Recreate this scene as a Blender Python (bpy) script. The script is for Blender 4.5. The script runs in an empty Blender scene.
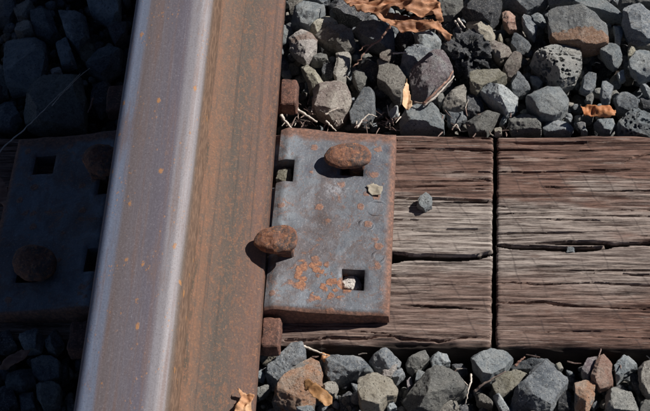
import bpy, bmesh, math, random
import numpy as np
from mathutils import Vector, Euler, Matrix

SC = bpy.context.scene
COL = SC.collection
random.seed(7)

# ------------------------------------------------------------------ camera
F_PX, PW, PH = 1561.436, 650.0, 411.0
CAM_POS = np.array([277.519, -807.470, 1114.918])          # millimetres above the tie top
CAM_ROT = (0.646747, 0.091859, 0.071266)
cam_d = bpy.data.cameras.new('camera')
cam_d.sensor_width = 36.0
cam_d.lens = F_PX / PW * 36.0
cam_d.clip_start, cam_d.clip_end = 0.02, 400.0
cam = bpy.data.objects.new('camera', cam_d)
COL.objects.link(cam)
cam.location = Vector(CAM_POS / 1000.0)
cam.rotation_euler = Euler(CAM_ROT)
SC.camera = cam
CAM_M = np.array(Euler(CAM_ROT).to_matrix())

# ------------------------------------------------------------------ light
SUN_AZ, SUN_EL = 26.0, 39.5            # azimuth counted from +X towards +Y
w = bpy.data.worlds.new('World')
SC.world = w
w.use_nodes = True
wn = w.node_tree
sky = wn.nodes.new('ShaderNodeTexSky')
sky.sky_type = 'NISHITA'
sky.sun_disc = False
sky.altitude = 2500.0
sky.air_density = 0.5
sky.dust_density = 0.2
sky.sun_elevation = math.radians(SUN_EL)
sky.sun_rotation = math.radians(90 - SUN_AZ)
wn.links.new(sky.outputs[0], wn.nodes['Background'].inputs[0])
wn.nodes['Background'].inputs[1].default_value = 0.05
sd = bpy.data.lights.new('sun', 'SUN')
sd.energy = 5.0
sd.angle = math.radians(0.5)
sd.color = (1.0, 0.95, 0.88)
so = bpy.data.objects.new('sun', sd)
COL.objects.link(so)
a, e = math.radians(SUN_AZ), math.radians(SUN_EL)
sdir = Vector((math.cos(a) * math.cos(e), math.sin(a) * math.cos(e), math.sin(e)))
so.rotation_euler = sdir.to_track_quat('Z', 'Y').to_euler()
so.location = sdir * 5
SC.view_settings.view_transform = 'Standard'
SC.view_settings.look = 'None'
SC.view_settings.gamma = 1.0
SC.view_settings.exposure = 0.12


def at(px, py, z=0.0):
    """the point of the horizontal plane z (mm) that the photograph shows at a pixel"""
    d = CAM_M @ np.array([(px - PW / 2) / F_PX, -(py - PH / 2) / F_PX, -1.0])
    return CAM_POS + d * (z - CAM_POS[2]) / d[2]


# ------------------------------------------------------------------ noise
def _hash(i, j, k, s):
    h = (i * 374761393 + j * 668265263 + k * 2147483647 + s * 974634777) & 0xFFFFFFFF
    h = ((h ^ (h >> 13)) * 1274126177) & 0xFFFFFFFF
    h = ((h ^ (h >> 16)) * 2246822519) & 0xFFFFFFFF
    return ((h ^ (h >> 15)) & 0xFFFFFF) / float(0xFFFFFF)


def vnoise(P, s=0):
    P = np.asarray(P, float)
    I = np.floor(P).astype(np.int64)
    Fr = P - I
    U = Fr * Fr * Fr * (Fr * (Fr * 6 - 15) + 10)
    r = 0
    for a_ in (0, 1):
        wa = U[:, 0] if a_ else 1 - U[:, 0]
        for b_ in (0, 1):
            wb = U[:, 1] if b_ else 1 - U[:, 1]
            for c_ in (0, 1):
                wc = U[:, 2] if c_ else 1 - U[:, 2]
                r = r + wa * wb * wc * _hash(I[:, 0] + a_, I[:, 1] + b_, I[:, 2] + c_, s)
    return r * 2 - 1


def fbm(P, octs=3, s=0, gain=0.5):
    r, am, P = 0, 1.0, np.asarray(P, float)
    for o in range(octs):
        r = r + am * vnoise(P, s + 17 * o)
        P = P * 2.03 + 3.7
        am *= gain
    return r


# ------------------------------------------------------------------ object helpers (all input in mm)
def mesh_obj(name, V, Fc, mat, parent=None, smooth=True, loc=None):
    me = bpy.data.meshes.new(name)
    V = np.asarray(V, float) / 1000.0
    if loc is not None:
        V = V - np.asarray(loc, float) / 1000.0
    if isinstance(Fc, np.ndarray):
        n = Fc.shape[1]
        me.vertices.add(len(V))
        me.vertices.foreach_set('co', V.ravel())
        me.loops.add(Fc.size)
        me.loops.foreach_set('vertex_index', Fc.ravel().astype(np.int32))
        me.polygons.add(len(Fc))
        me.polygons.foreach_set('loop_start', np.arange(0, Fc.size, n, dtype=np.int32))
        me.polygons.foreach_set('loop_total', np.full(len(Fc), n, dtype=np.int32))
        me.update(calc_edges=True)
        me.validate()
    else:
        me.from_pydata([tuple(v) for v in V], [], [tuple(f) for f in Fc])
        me.update()
    if smooth:
        me.polygons.foreach_set('use_smooth', [True] * len(me.polygons))
    me.materials.append(mat)
    o = bpy.data.objects.new(name, me)
    COL.objects.link(o)
    if loc is not None:
        o.location = Vector(np.asarray(loc, float) / 1000.0)
    if parent:
        o.parent = parent
        if loc is not None:
            o.location = o.location - parent.location
        else:
            o.location = -parent.location
            if parent.rotation_euler.z:
                o.location = (0, 0, 0)
    return o


def tag(o, label, cat, group=None, kind=None):
    if label:
        o['label'] = label
    if cat:
        o['category'] = cat
    if group:
        o['group'] = group
    if kind:
        o['kind'] = kind
    return o


def empty(name, loc=(0, 0, 0), rz=0.0):
    o = bpy.data.objects.new(name, None)
    o.empty_display_size = 0.02
    COL.objects.link(o)
    o.location = Vector(np.asarray(loc, float) / 1000.0)
    o.rotation_euler = (0, 0, rz)
    return o


# ------------------------------------------------------------------ material helpers
class NT:
    def __init__(self, name):
        self.m = bpy.data.materials.new(name)
        self.m.use_nodes = True
        self.t = self.m.node_tree
        self.b = self.t.nodes['Principled BSDF']
        self.co = self.t.nodes.new('ShaderNodeTexCoord').outputs['Object']

    def put(self, sock, v):
        if v is None:
            return
        if isinstance(v, bpy.types.NodeSocket):
            self.t.links.new(v, sock)
        elif isinstance(v, (tuple, list)) and len(v) == 3 and sock.type == 'RGBA':
            sock.default_value = (*v, 1)
        else:
            sock.default_value = v

    def map(self, scale=(1, 1, 1), rot=(0, 0, 0), loc=(0, 0, 0), src=None):
        n = self.t.nodes.new('ShaderNodeMapping')
        self.put(n.inputs[0], src or self.co)
        n.inputs['Location'].default_value = loc
        n.inputs['Rotation'].default_value = rot
        n.inputs['Scale'].default_value = scale
        return n.outputs[0]

    def noise(self, scale, detail=4, rough=0.55, vec=None, dist=0.0):
        n = self.t.nodes.new('ShaderNodeTexNoise')
        self.put(n.inputs['Vector'], vec or self.co)
        n.inputs['Scale'].default_value = scale
        n.inputs['Detail'].default_value = detail
        n.inputs['Roughness'].default_value = rough
        n.inputs['Distortion'].default_value = dist
        return n.outputs[0]

    def voro(self, scale, vec=None, feature='F1', rnd=1.0, out='Distance'):
        n = self.t.nodes.new('ShaderNodeTexVoronoi')
        n.feature = feature
        self.put(n.inputs['Vector'], vec or self.co)
        n.inputs['Scale'].default_value = scale
        n.inputs['Randomness'].default_value = rnd
        return n.outputs[out]

    def ramp(self, v, lo, hi, a=0.0, b=1.0):
        n = self.t.nodes.new('ShaderNodeMapRange')
        n.interpolation_type = 'SMOOTHSTEP'
        self.put(n.inputs[0], v)
        n.inputs[1].default_value, n.inputs[2].default_value = lo, hi
        n.inputs[3].default_value, n.inputs[4].default_value = a, b
        return n.outputs[0]

    def math(self, op, a, b=None, c=None):
        n = self.t.nodes.new('ShaderNodeMath')
        n.operation = op
        self.put(n.inputs[0], a)
        if b is not None:
            self.put(n.inputs[1], b)
        if c is not None:
            self.put(n.inputs[2], c)
        return n.outputs[0]

    def mix(self, f, a, b, blend='MIX'):
        n = self.t.nodes.new('ShaderNodeMix')
        n.data_type = 'RGBA'
        n.blend_type = blend
        self.put(n.inputs[0], f)
        self.put(n.inputs[6], a)
        self.put(n.inputs[7], b)
        return n.outputs[2]

    def cramp(self, v, stops):
        n = self.t.nodes.new('ShaderNodeValToRGB')
        self.put(n.inputs[0], v)
        n.color_ramp.interpolation = 'EASE'
        el = n.color_ramp.elements
        while len(el) < len(stops):
            el.new(0.5)
        for i, (p, c) in enumerate(stops):
            el[i].position = p
            el[i].color = (*c, 1)
        return n.outputs[0]

    def xyz(self, src=None):
        n = self.t.nodes.new('ShaderNodeSeparateXYZ')
        self.put(n.inputs[0], src or self.co)
        return n.outputs

    def dist(self, c, src=None):
        n = self.t.nodes.new('ShaderNodeVectorMath')
        n.operation = 'DISTANCE'
        self.put(n.inputs[0], src or self.co)
        n.inputs[1].default_value = c
        return n.outputs['Value']

    def rnd(self):
        n = self.t.nodes.new('ShaderNodeObjectInfo')
        return n.outputs['Random']

    def bump(self, h, strength=0.5, dist=0.001, prev=None):
        n = self.t.nodes.new('ShaderNodeBump')
        n.inputs['Strength'].default_value = strength
        n.inputs['Distance'].default_value = dist
        self.put(n.inputs['Height'], h)
        self.put(n.inputs['Normal'], prev)
        return n.outputs[0]

    def done(self, col=None, rough=0.8, metal=0.0, normal=None, spec=None):
        self.put(self.b.inputs['Base Color'], col)
        self.put(self.b.inputs['Roughness'], rough)
        self.put(self.b.inputs['Metallic'], metal)
        self.put(self.b.inputs['Normal'], normal)
        if spec is not None:
            self.b.inputs['Specular IOR Level'].default_value = spec
        return self.m


def stone_mat(name, c1, c2, patch=None, speck=0.5, pits=0.3, face=None):
    n = NT(name)
    r = n.rnd()
    off = n.t.nodes.new('ShaderNodeVectorMath')
    off.operation = 'ADD'
    n.put(off.inputs[0], n.co)
    cx = n.t.nodes.new('ShaderNodeCombineXYZ')
    n.put(cx.inputs[0], n.math('MULTIPLY', r, 7.3))
    n.put(cx.inputs[1], n.math('MULTIPLY', r, 3.1))
    n.put(off.inputs[1], cx.outputs[0])
    v = off.outputs[0]
    big = n.noise(55, 5, 0.6, v, 0.6)
    col = n.mix(n.ramp(big, 0.36, 0.66), c1, c2)
    if patch:
        col = n.mix(n.ramp(n.noise(34, 3, 0.6, v, 1.2), 0.52, 0.6), col, patch)
    if face:
        fm = n.math('ADD', n.xyz()[1], n.math('MULTIPLY', n.noise(90, 4, 0.65), 0.016))
        col = n.mix(n.ramp(fm, 0.001, -0.001), col, face)
    fine = n.noise(430, 6, 0.85, v)
    col = n.mix(n.ramp(fine, 0.53, 0.64, 0, 0.6 * speck * 2), col, n.mix(0.55, col, (0.75, 0.75, 0.72)))
    col = n.mix(n.ramp(fine, 0.47, 0.36, 0, 0.75 * speck * 2), col, (0.045, 0.045, 0.05))
    col = n.mix(n.ramp(n.voro(520, v), 0.16, 0.24, 0.5, 0), col, (0.6, 0.58, 0.54))
    dots = n.ramp(n.voro(330, v), 0.14, 0.22, 0.9, 0)
    dots = n.math('MULTIPLY', dots, n.ramp(n.noise(120, 2, 0.5, v), 0.46, 0.58))
    col = n.mix(n.math('MULTIPLY', dots, min(1.0, pits * 2.4)), col, (0.02, 0.02, 0.022))
    dust = n.math('MULTIPLY', n.ramp(n.noise(110, 5, 0.7, v, 0.8), 0.53, 0.68), 0.4)
    col = n.mix(dust, col, (0.38, 0.36, 0.33))
    hs = n.t.nodes.new('ShaderNodeHueSaturation')
    n.put(hs.inputs['Color'], col)
    n.put(hs.inputs['Value'], n.ramp(n.math('FRACT', n.math('MULTIPLY', r, 13.7)), 0, 1, 0.85, 1.6))
    h = n.math('ADD', n.noise(200, 7, 0.8, v), n.math('MULTIPLY', fine, 0.5))
    h = n.math('SUBTRACT', h, n.math('MULTIPLY', dots, 1.2))
    return n.done(hs.outputs[0], 0.82, 0, n.bump(h, 1.0, 0.004), 0.35)


ST = dict(
    blue=stone_mat('blue_grey_basalt', (0.13, 0.15, 0.175), (0.28, 0.305, 0.33)),
    light=stone_mat('pale_blue_stone', (0.26, 0.30, 0.33), (0.43, 0.46, 0.47)),
    grey=stone_mat('grey_stone', (0.20, 0.205, 0.20), (0.31, 0.31, 0.29)),
    warm=stone_mat('warm_grey_stone', (0.22, 0.205, 0.185), (0.36, 0.34, 0.305), speck=0.6),
    brown=stone_mat('brown_grey_stone', (0.22, 0.175, 0.16), (0.36, 0.325, 0.285)),
    pink=stone_mat('pink_stone', (0.46, 0.27, 0.21), (0.55, 0.38, 0.31), pits=0.1),
    orange=stone_mat('orange_flecked_stone', (0.52, 0.28, 0.17), (0.50, 0.38, 0.30), (0.26, 0.25, 0.24)),
    bluorange=stone_mat('grey_stone_with_orange_face', (0.2, 0.215, 0.23), (0.30, 0.31, 0.31), face=(0.36, 0.22, 0.15)),
    cream=stone_mat('cream_stone', (0.5, 0.45, 0.36), (0.62, 0.58, 0.49), pits=0.3),
    dark=stone_mat('dark_stone', (0.055, 0.06, 0.07), (0.11, 0.115, 0.13)),
    purple=stone_mat('purple_grey_stone', (0.19, 0.15, 0.165), (0.26, 0.26, 0.27)),
    olive=stone_mat('olive_stone', (0.29, 0.27, 0.205), (0.42, 0.40, 0.33)),
    pale=stone_mat('pale_pumice_rock', (0.42, 0.43, 0.42), (0.52, 0.51, 0.48), speck=0.3, pits=0.1),
    white=stone_mat('white_stone', (0.55, 0.5, 0.48), (0.7, 0.66, 0.62), (0.4, 0.3, 0.26), pits=0.4),
)


def rust_mat(name, base, bright, dark, amount=(0.5, 0.62), rough=0.8, dk=0.5, sc=(70, 420)):
    n = NT(name)
    c = n.mix(n.ramp(n.noise(sc[0], 6, 0.7), 0.42, 0.6), base, dark)
    c = n.mix(n.ramp(n.noise(sc[1], 7, 0.8), *amount), c, bright)
    c = n.mix(n.math('MULTIPLY', n.ramp(n.noise(950, 3, 0.6), 0.55, 0.7), dk), c, (0.03, 0.02, 0.018))
    h = n.math('ADD', n.noise(220, 6, 0.7), n.math('MULTIPLY', n.noise(800, 4, 0.7), 0.6))
    return n.done(c, rough, 0.0, n.bump(h, 0.7, 0.0013), 0.3)


M_SPIKE = rust_mat('rusty_spike_iron', (0.22, 0.105, 0.07), (0.40, 0.185, 0.10), (0.10, 0.075, 0.07), dk=0.55, sc=(110, 260))
M_ANCHOR = rust_mat('rusty_anchor_iron', (0.17, 0.088, 0.068), (0.30, 0.15, 0.105), (0.09, 0.055, 0.048), dk=0.85)


def rail_head_mat():
    n = NT('worn_rail_steel')
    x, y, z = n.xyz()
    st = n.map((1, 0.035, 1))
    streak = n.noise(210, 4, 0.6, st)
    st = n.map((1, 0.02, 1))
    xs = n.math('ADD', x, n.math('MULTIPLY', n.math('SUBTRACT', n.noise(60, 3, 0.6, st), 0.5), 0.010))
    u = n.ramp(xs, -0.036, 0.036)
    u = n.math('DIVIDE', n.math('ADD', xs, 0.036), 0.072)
    c = n.cramp(u, [(0.0, (0.12, 0.09, 0.08)), (0.05, (0.17, 0.18, 0.23)), (0.12, (0.21, 0.25, 0.35)), (0.21, (0.19, 0.22, 0.30)), (0.29, (0.18, 0.15, 0.155)), (0.5, (0.155, 0.138, 0.16)),  # patina bands; sky reflection (left) and sun highlight (right) painted into the colour
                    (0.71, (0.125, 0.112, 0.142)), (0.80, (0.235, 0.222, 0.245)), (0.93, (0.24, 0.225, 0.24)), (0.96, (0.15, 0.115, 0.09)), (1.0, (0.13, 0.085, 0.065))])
    c = n.mix(n.ramp(streak, 0.48, 0.7, 0, 0.45), c, (0.19, 0.115, 0.09))
    grit = n.noise(700, 6, 0.85)
    c = n.mix(n.ramp(grit, 0.53, 0.66, 0, 0.6), c, (0.085, 0.065, 0.065))
    c = n.mix(n.ramp(grit, 0.46, 0.36, 0, 0.45), c, (0.36, 0.34, 0.37))
    scr = n.noise(1800, 3, 0.7, n.map((1, 0.012, 1)))
    c = n.mix(n.ramp(scr, 0.56, 0.7, 0, 0.14), c, (0.42, 0.41, 0.44))
    c = n.mix(n.ramp(scr, 0.44, 0.32, 0, 0.18), c, (0.09, 0.07, 0.07))
    stain = n.ramp(n.noise(45, 6, 0.75, n.map((1, 0.18, 1))), 0.52, 0.68, 0, 0.5)
    c = n.mix(stain, c, (0.17, 0.115, 0.10))
    # side of the head: plain rust
    side = n.ramp(z, 0.150, 0.163, 1, 0)
    c = n.mix(side, c, n.mix(n.ramp(n.noise(350, 5, 0.7, n.map((1, 0.3, 1))), 0.4, 0.65), (0.13, 0.08, 0.055), (0.25, 0.155, 0.105)))
    # orange rust spots, mostly near the field side corner
    vs = n.map((1, 0.6, 1))
    sp = n.ramp(n.math('ADD', n.voro(95, vs), n.math('MULTIPLY', n.noise(420, 4, 0.75), 0.5)), 0.36, 0.44, 1, 0)
    sp = n.math('MULTIPLY', sp, n.ramp(n.voro(95, vs, out='Color'), 0.52, 0.56))
    small = n.ramp(n.math('ADD', n.voro(330, vs), n.math('MULTIPLY', n.noise(700, 3), 0.5)), 0.4, 0.52, 1, 0)
    small = n.math('MULTIPLY', small, n.ramp(n.noise(38, 3), 0.5, 0.62))
    s = n.math('MAXIMUM', n.math('MULTIPLY', sp, 0.85), n.math('MULTIPLY', small, 0.5))
    c = n.mix(s, c, (0.40, 0.19, 0.07))
    met = n.math('MULTIPLY', n.math('SUBTRACT', 1.0, n.math('MAXIMUM', s, side)), 0.3)
    h = n.math('ADD', n.noise(500, 5, 0.7), n.math('MULTIPLY', grit, 0.6))
    h = n.math('ADD', h, n.math('MULTIPLY', s, 0.6))
    return n.done(c, n.ramp(streak, 0.3, 0.8, 0.58, 0.72), met, n.bump(h, 0.3, 0.0008))


def rail_foot_mat():
    n = NT('rusted_rail_foot')
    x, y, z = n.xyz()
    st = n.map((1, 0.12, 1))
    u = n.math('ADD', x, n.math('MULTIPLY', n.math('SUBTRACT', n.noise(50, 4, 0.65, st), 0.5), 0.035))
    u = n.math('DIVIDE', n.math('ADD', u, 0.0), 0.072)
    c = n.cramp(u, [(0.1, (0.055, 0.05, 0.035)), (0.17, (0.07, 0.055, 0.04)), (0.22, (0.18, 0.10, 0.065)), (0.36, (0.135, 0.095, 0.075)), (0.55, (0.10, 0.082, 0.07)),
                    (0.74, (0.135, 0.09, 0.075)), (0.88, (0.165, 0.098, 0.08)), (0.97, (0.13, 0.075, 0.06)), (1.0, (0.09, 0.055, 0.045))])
    g = n.noise(520, 6, 0.85)
    mid = n.noise(300, 7, 0.8, n.map((1, 0.35, 1)))
    c = n.mix(n.ramp(mid, 0.50, 0.60, 0, 0.6), c, (0.26, 0.12, 0.068))
    c = n.mix(n.ramp(n.noise(200, 7, 0.8, n.map((1, 0.35, 1), loc=(3, 2, 1))), 0.52, 0.66, 0, 0.7), c, (0.085, 0.082, 0.075))
    c = n.mix(n.ramp(g, 0.53, 0.66, 0, 0.8), c, (0.38, 0.185, 0.10))
    c = n.mix(n.ramp(g, 0.46, 0.32, 0, 0.75), c, (0.075, 0.06, 0.052))
    sc = n.ramp(n.noise(900, 2, 0.5, n.map((1, 0.06, 1))), 0.66, 0.75, 0, 0.12)
    c = n.mix(sc, c, (0.45, 0.38, 0.34))
    ln = n.noise(330, 3, 0.6, n.map((1, 0.01, 0.15)))
    c = n.mix(n.ramp(ln, 0.56, 0.64, 0, 0.45), c, (0.06, 0.05, 0.045))
    h = n.math('ADD', n.math('MULTIPLY', g, 1.0), n.noise(180, 5, 0.7))
    return n.done(c, 0.72, 0.12, n.bump(h, 0.6, 0.0012))


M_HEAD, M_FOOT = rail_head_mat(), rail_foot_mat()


def plate_mat(rust_c, white_c):
    n = NT('blue_grey_plate_steel')
    x, y, z = n.xyz()
    big = n.noise(28, 5, 0.65, None, 0.5)
    c = n.cramp(big, [(0.3, (0.10, 0.105, 0.13)), (0.45, (0.15, 0.165, 0.19)), (0.56, (0.125, 0.115, 0.125)), (0.68, (0.095, 0.078, 0.08))])
    c = n.mix(n.ramp(n.noise(60, 5, 0.7, n.map((1.8, 0.6, 1))), 0.5, 0.7, 0, 0.3), c, (0.27, 0.30, 0.345))
    shl = n.math('MULTIPLY', n.ramp(n.math('ABSOLUTE', x), 0.100, 0.078, 0, 0.6), n.ramp(n.noise(40, 5, 0.7), 0.35, 0.6))  # polished shoulders, their sheen painted in as a paler tint
    c = n.mix(shl, c, (0.36, 0.41, 0.46))
    g = n.noise(600, 6, 0.8)
    c = n.mix(n.ramp(g, 0.54, 0.68, 0, 0.6), c, (0.42, 0.40, 0.42))
    c = n.mix(n.ramp(g, 0.44, 0.3, 0, 0.6), c, (0.05, 0.045, 0.055))
    br = n.ramp(n.noise(48, 7, 0.78, n.map((1, 1, 1), loc=(2, 5, 1)), 0.6), 0.5, 0.68, 0, 0.6)
    c = n.mix(br, c, (0.15, 0.095, 0.075))
    tiny = n.ramp(n.noise(330, 5, 0.8, n.map((1, 1, 1), loc=(7, 2, 0))), 0.60, 0.66, 0, 0.65)
    c = n.mix(tiny, c, (0.30, 0.15, 0.09))
    # round rust blooms
    v = n.voro(72)
    vc = n.voro(72, out='Color')
    wob = n.math('MULTIPLY', n.noise(220, 4, 0.7), 0.5)
    sp = n.ramp(n.math('ADD', v, wob), 0.44, 0.56, 1, 0)
    sp = n.math('MULTIPLY', sp, n.ramp(vc, 0.45, 0.49))
    halo = n.ramp(n.noise(60, 7, 0.8, None, 0.8), 0.565, 0.63, 0, 0.75)
    sp = n.math('MAXIMUM', sp, halo)
    near = n.ramp(n.math('ADD', n.dist(rust_c, n.map((1, 1.35, 0), loc=(0, 0, 0))), n.math('MULTIPLY', n.noise(45, 3, 0.6), 0.05)), 0.048, 0.056, 1, 0)
    sp2 = n.ramp(n.math('ADD', n.math('MULTIPLY', n.voro(140), 0.6), n.math('MULTIPLY', n.noise(95, 5, 0.7), 1.0)), 0.76, 0.84, 1, 0)
    rust = n.math('MAXIMUM', n.math('MULTIPLY', sp, 0.7), n.math('MULTIPLY', near, sp2))
    rc = n.mix(n.ramp(n.noise(500, 5, 0.8), 0.42, 0.6), (0.19, 0.09, 0.06), (0.42, 0.20, 0.11))
    c = n.mix(rust, c, rc)
    # whitish crust
    wn_ = n.ramp(n.math('ADD', n.dist(white_c, n.map((1, 1, 0))), n.math('MULTIPLY', n.noise(110, 4, 0.7), 0.035)), 0.018, 0.032, 0.55, 0)
    wn_ = n.math('MULTIPLY', wn_, n.ramp(n.noise(160, 5, 0.75), 0.42, 0.6))
    c = n.mix(wn_, c, (0.45, 0.46, 0.50))
    # brown rust on the edges and the back border
    e1 = n.ramp(n.math('ADD', y, n.math('MULTIPLY', n.noise(90, 3, 0.6), 0.02)), 0.092, 0.101, 0, 0.9)
    e2 = n.ramp(n.math('ABSOLUTE', n.math('ADD', n.math('ABSOLUTE', x), 0)), 0.170, 0.176, 0, 0.9)
    e3 = n.ramp(y, -0.0955, -0.0975, 0, 0.9)
    ed = n.math('MAXIMUM', n.math('MAXIMUM', e1, e2), e3)
    c = n.mix(ed, c, n.mix(n.ramp(n.noise(350, 5, 0.7), 0.4, 0.65), (0.14, 0.075, 0.055), (0.30, 0.15, 0.10)))
    solid = n.math('MAXIMUM', rust, ed)
    met = n.math('MULTIPLY', n.math('SUBTRACT', 1.0, solid), 0.35)
    h = n.math('ADD', n.noise(170, 6, 0.7), n.math('MULTIPLY', g, 0.4))
    h = n.math('ADD', h, n.math('MULTIPLY', rust, 0.8))
    return n.done(c, n.ramp(solid, 0, 1, 0.58, 0.85), met, n.bump(h, 0.5, 0.0012))


KX = 0.262


def wood_mat():
    n = NT('weathered_tie_timber')
    x, y, z = n.xyz()
    gr = n.map((0.045, 1, 0.3))
    g1 = n.noise(330, 8, 0.85, gr, 0.0)
    g2 = n.noise(1500, 4, 0.75, n.map((0.04, 1, 0.3)))
    wide = n.noise(16, 4, 0.6, n.map((0.25, 1, 0.3)), 0.4)
    grey = n.mix(n.ramp(g1, 0.40, 0.60), (0.085, 0.062, 0.055), (0.56, 0.50, 0.455))
    brown = n.mix(n.ramp(g1, 0.40, 0.61), (0.06, 0.03, 0.024), (0.27, 0.155, 0.12))
    hair = n.noise(620, 6, 0.8, n.map((0.028, 1, 0.3), loc=(5, 1, 0)))
    yy = n.math('ADD', y, n.math('MULTIPLY', n.math('SUBTRACT', wide, 0.5), 0.22))
    band = n.math('ADD', n.ramp(yy, 0.028, 0.056), n.ramp(yy, -0.03, -0.075, 0, 0.6))
    band = n.math('MINIMUM', n.math('ADD', band, 0.12), 0.92)
    band = n.math('MINIMUM', n.math('ADD', band, n.ramp(x, KX, KX + 0.12, 0, 0.22)), 0.95)
    c = n.mix(band, grey, brown)
    c = n.mix(n.ramp(g2, 0.56, 0.66, 0, 0.7), c, (0.05, 0.04, 0.037))
    c = n.mix(n.ramp(hair, 0.57, 0.60, 0, 0.75), c, (0.03, 0.022, 0.02))
    c = n.mix(n.ramp(hair, 0.42, 0.37, 0, 0.45), c, (0.62, 0.56, 0.51))
    c = n.mix(n.ramp(g2, 0.44, 0.3, 0, 0.4), c, (0.55, 0.48, 0.43))
    # saw stains: dark slanting marks across the grain
    q_ = n.math('ADD', n.math('MULTIPLY', x, 0.90 / 0.019), n.math('MULTIPLY', y, 0.40 / 0.019))
    q_ = n.math('ADD', q_, n.math('MULTIPLY', n.noise(9, 3, 0.6), 1.6))
    q_ = n.math('ABSOLUTE', n.math('SUBTRACT', n.math('FRACT', q_), 0.5))
    line = n.math('MULTIPLY', n.ramp(q_, 0.0, 0.07, 1, 0), n.ramp(n.noise(30, 4, 0.7), 0.44, 0.58, 0, 0.45))
    c = n.mix(line, c, (0.06, 0.045, 0.045))
    blot = n.ramp(n.noise(45, 5, 0.7, n.map((0.4, 1, 1))), 0.6, 0.72, 0, 0.6)
    c = n.mix(blot, c, (0.16, 0.085, 0.065))
    fac = n.ramp(z, -0.0055, -0.0025, 0.97, 0)  # shade painted in by depth: cracks and sides go near-black
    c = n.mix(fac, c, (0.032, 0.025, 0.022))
    h = n.math('ADD', n.math('MULTIPLY', g1, 1.0), g2)
    h = n.math('SUBTRACT', h, n.math('MULTIPLY', n.ramp(hair, 0.56, 0.62), 0.8))
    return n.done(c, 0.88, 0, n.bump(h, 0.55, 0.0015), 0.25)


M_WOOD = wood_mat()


def leaf_mat(name, a_, b_, vein=(0.12, 0.05, 0.02)):
    n = NT(name)
    c = n.mix(n.ramp(n.noise(60, 5, 0.7), 0.35, 0.65), a_, b_)
    c = n.mix(n.ramp(n.noise(420, 5, 0.7), 0.55, 0.72, 0, 0.6), c, vein)
    c = n.mix(n.ramp(n.noise(300, 2, 0.5, n.map((0.25, 1, 1))), 0.6, 0.7, 0, 0.4), c, tuple(min(1, q * 1.5) for q in b_))
    h = n.noise(260, 5, 0.7, n.map((0.5, 1, 1)))
    m = n.done(c, 0.6, 0, n.bump(h, 0.6, 0.0012), 0.35)
    return m


M_LEAF = leaf_mat('dry_tan_leaf', (0.22, 0.095, 0.05), (0.46, 0.235, 0.13))
M_LEAF_PALE = leaf_mat('pale_dry_leaf', (0.6, 0.36, 0.2), (0.72, 0.5, 0.32), (0.3, 0.12, 0.05))
M_LEAF_OR = leaf_mat('orange_dry_leaf', (0.36, 0.12, 0.04), (0.55, 0.26, 0.12))
M_LEAF_YEL = leaf_mat('ochre_dry_leaf', (0.27, 0.135, 0.055), (0.38, 0.21, 0.095))
M_LEAF_OR2 = leaf_mat('torn_orange_brown_leaf', (0.45, 0.22, 0.11), (0.62, 0.38, 0.22))
M_LEAF_BR = leaf_mat('brown_dry_leaf', (0.22, 0.11, 0.08), (0.30, 0.17, 0.12))


def plain(name, a_, b_, sc=400, rough=0.75):
    n = NT(name)
    g = n.noise(sc, 5, 0.7)
    return n.done(n.mix(n.ramp(g, 0.35, 0.65), a_, b_), rough, 0, n.bump(g, 0.5, 0.0006), 0.3)


M_TWIG = plain('bleached_straw', (0.50, 0.43, 0.36), (0.72, 0.66, 0.6))
M_TWIG_RED = plain('reddish_twig_bark', (0.26, 0.13, 0.10), (0.42, 0.28, 0.22))
M_TWIG_DK = plain('grey_brown_twig_bark', (0.12, 0.09, 0.08), (0.24, 0.19, 0.16))
M_TWIG_OR = plain('orange_wood_splinter', (0.45, 0.2, 0.09), (0.6, 0.34, 0.18))
M_SOIL = plain('dark_ballast_dirt', (0.022, 0.018, 0.016), (0.055, 0.045, 0.038), 120, 0.95)
M_CHIP = plain('wood_chip_litter', (0.14, 0.09, 0.08), (0.32, 0.24, 0.21), 500)
M_MUD = plain('dried_mud_flake', (0.34, 0.29, 0.22), (0.42, 0.38, 0.31), 500)

# ------------------------------------------------------------------ ground
gs = 6
V = [(-30000, -30000, -75), (30000, -30000, -75), (30000, 30000, -75), (-30000, 30000, -75)]
g = mesh_obj('ground', V, [(0, 1, 2, 3)], M_SOIL, smooth=False)
g['kind'] = 'structure'
_ = tag(g, 'dark dirt underneath the stones', None)

# ------------------------------------------------------------------ wooden tie (heightfield timber, split by the saw cut)
KERF_X = 264.6
TY0, TY1 = -116.5, 110.5


def crack(X, Y, pts, wid, dep, seed, meander=1.0):
    """depth of one crack that follows a px polyline on the tie top"""
    P = np.array([at(a_, b_, 0)[:2] for a_, b_ in pts])
    XX, inv = np.unique(X, return_inverse=True)
    X = XX
    yc = np.interp(X, P[:, 0], P[:, 1])
    wv = np.interp(X, P[:, 0], np.asarray(wid, float), left=0, right=0)
    yc = yc + meander * fbm(np.stack([X / 22.0, X * 0 + seed, X * 0], 1), 3, seed)
    wv = wv * (0.85 + 0.3 * vnoise(np.stack([X / 22.0, X * 0 + seed, X * 0], 1), seed + 5))
    wv = np.maximum(wv, 1e-6)
    yc, wv = yc[inv], wv[inv]
    t = np.clip(1 - (np.abs(Y - yc) / wv) ** 2, 0, 1)
    t[wv < 0.15] = 0
    return dep * np.sqrt(t) * np.clip(wv / 1.5, 0.25, 1)


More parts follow.
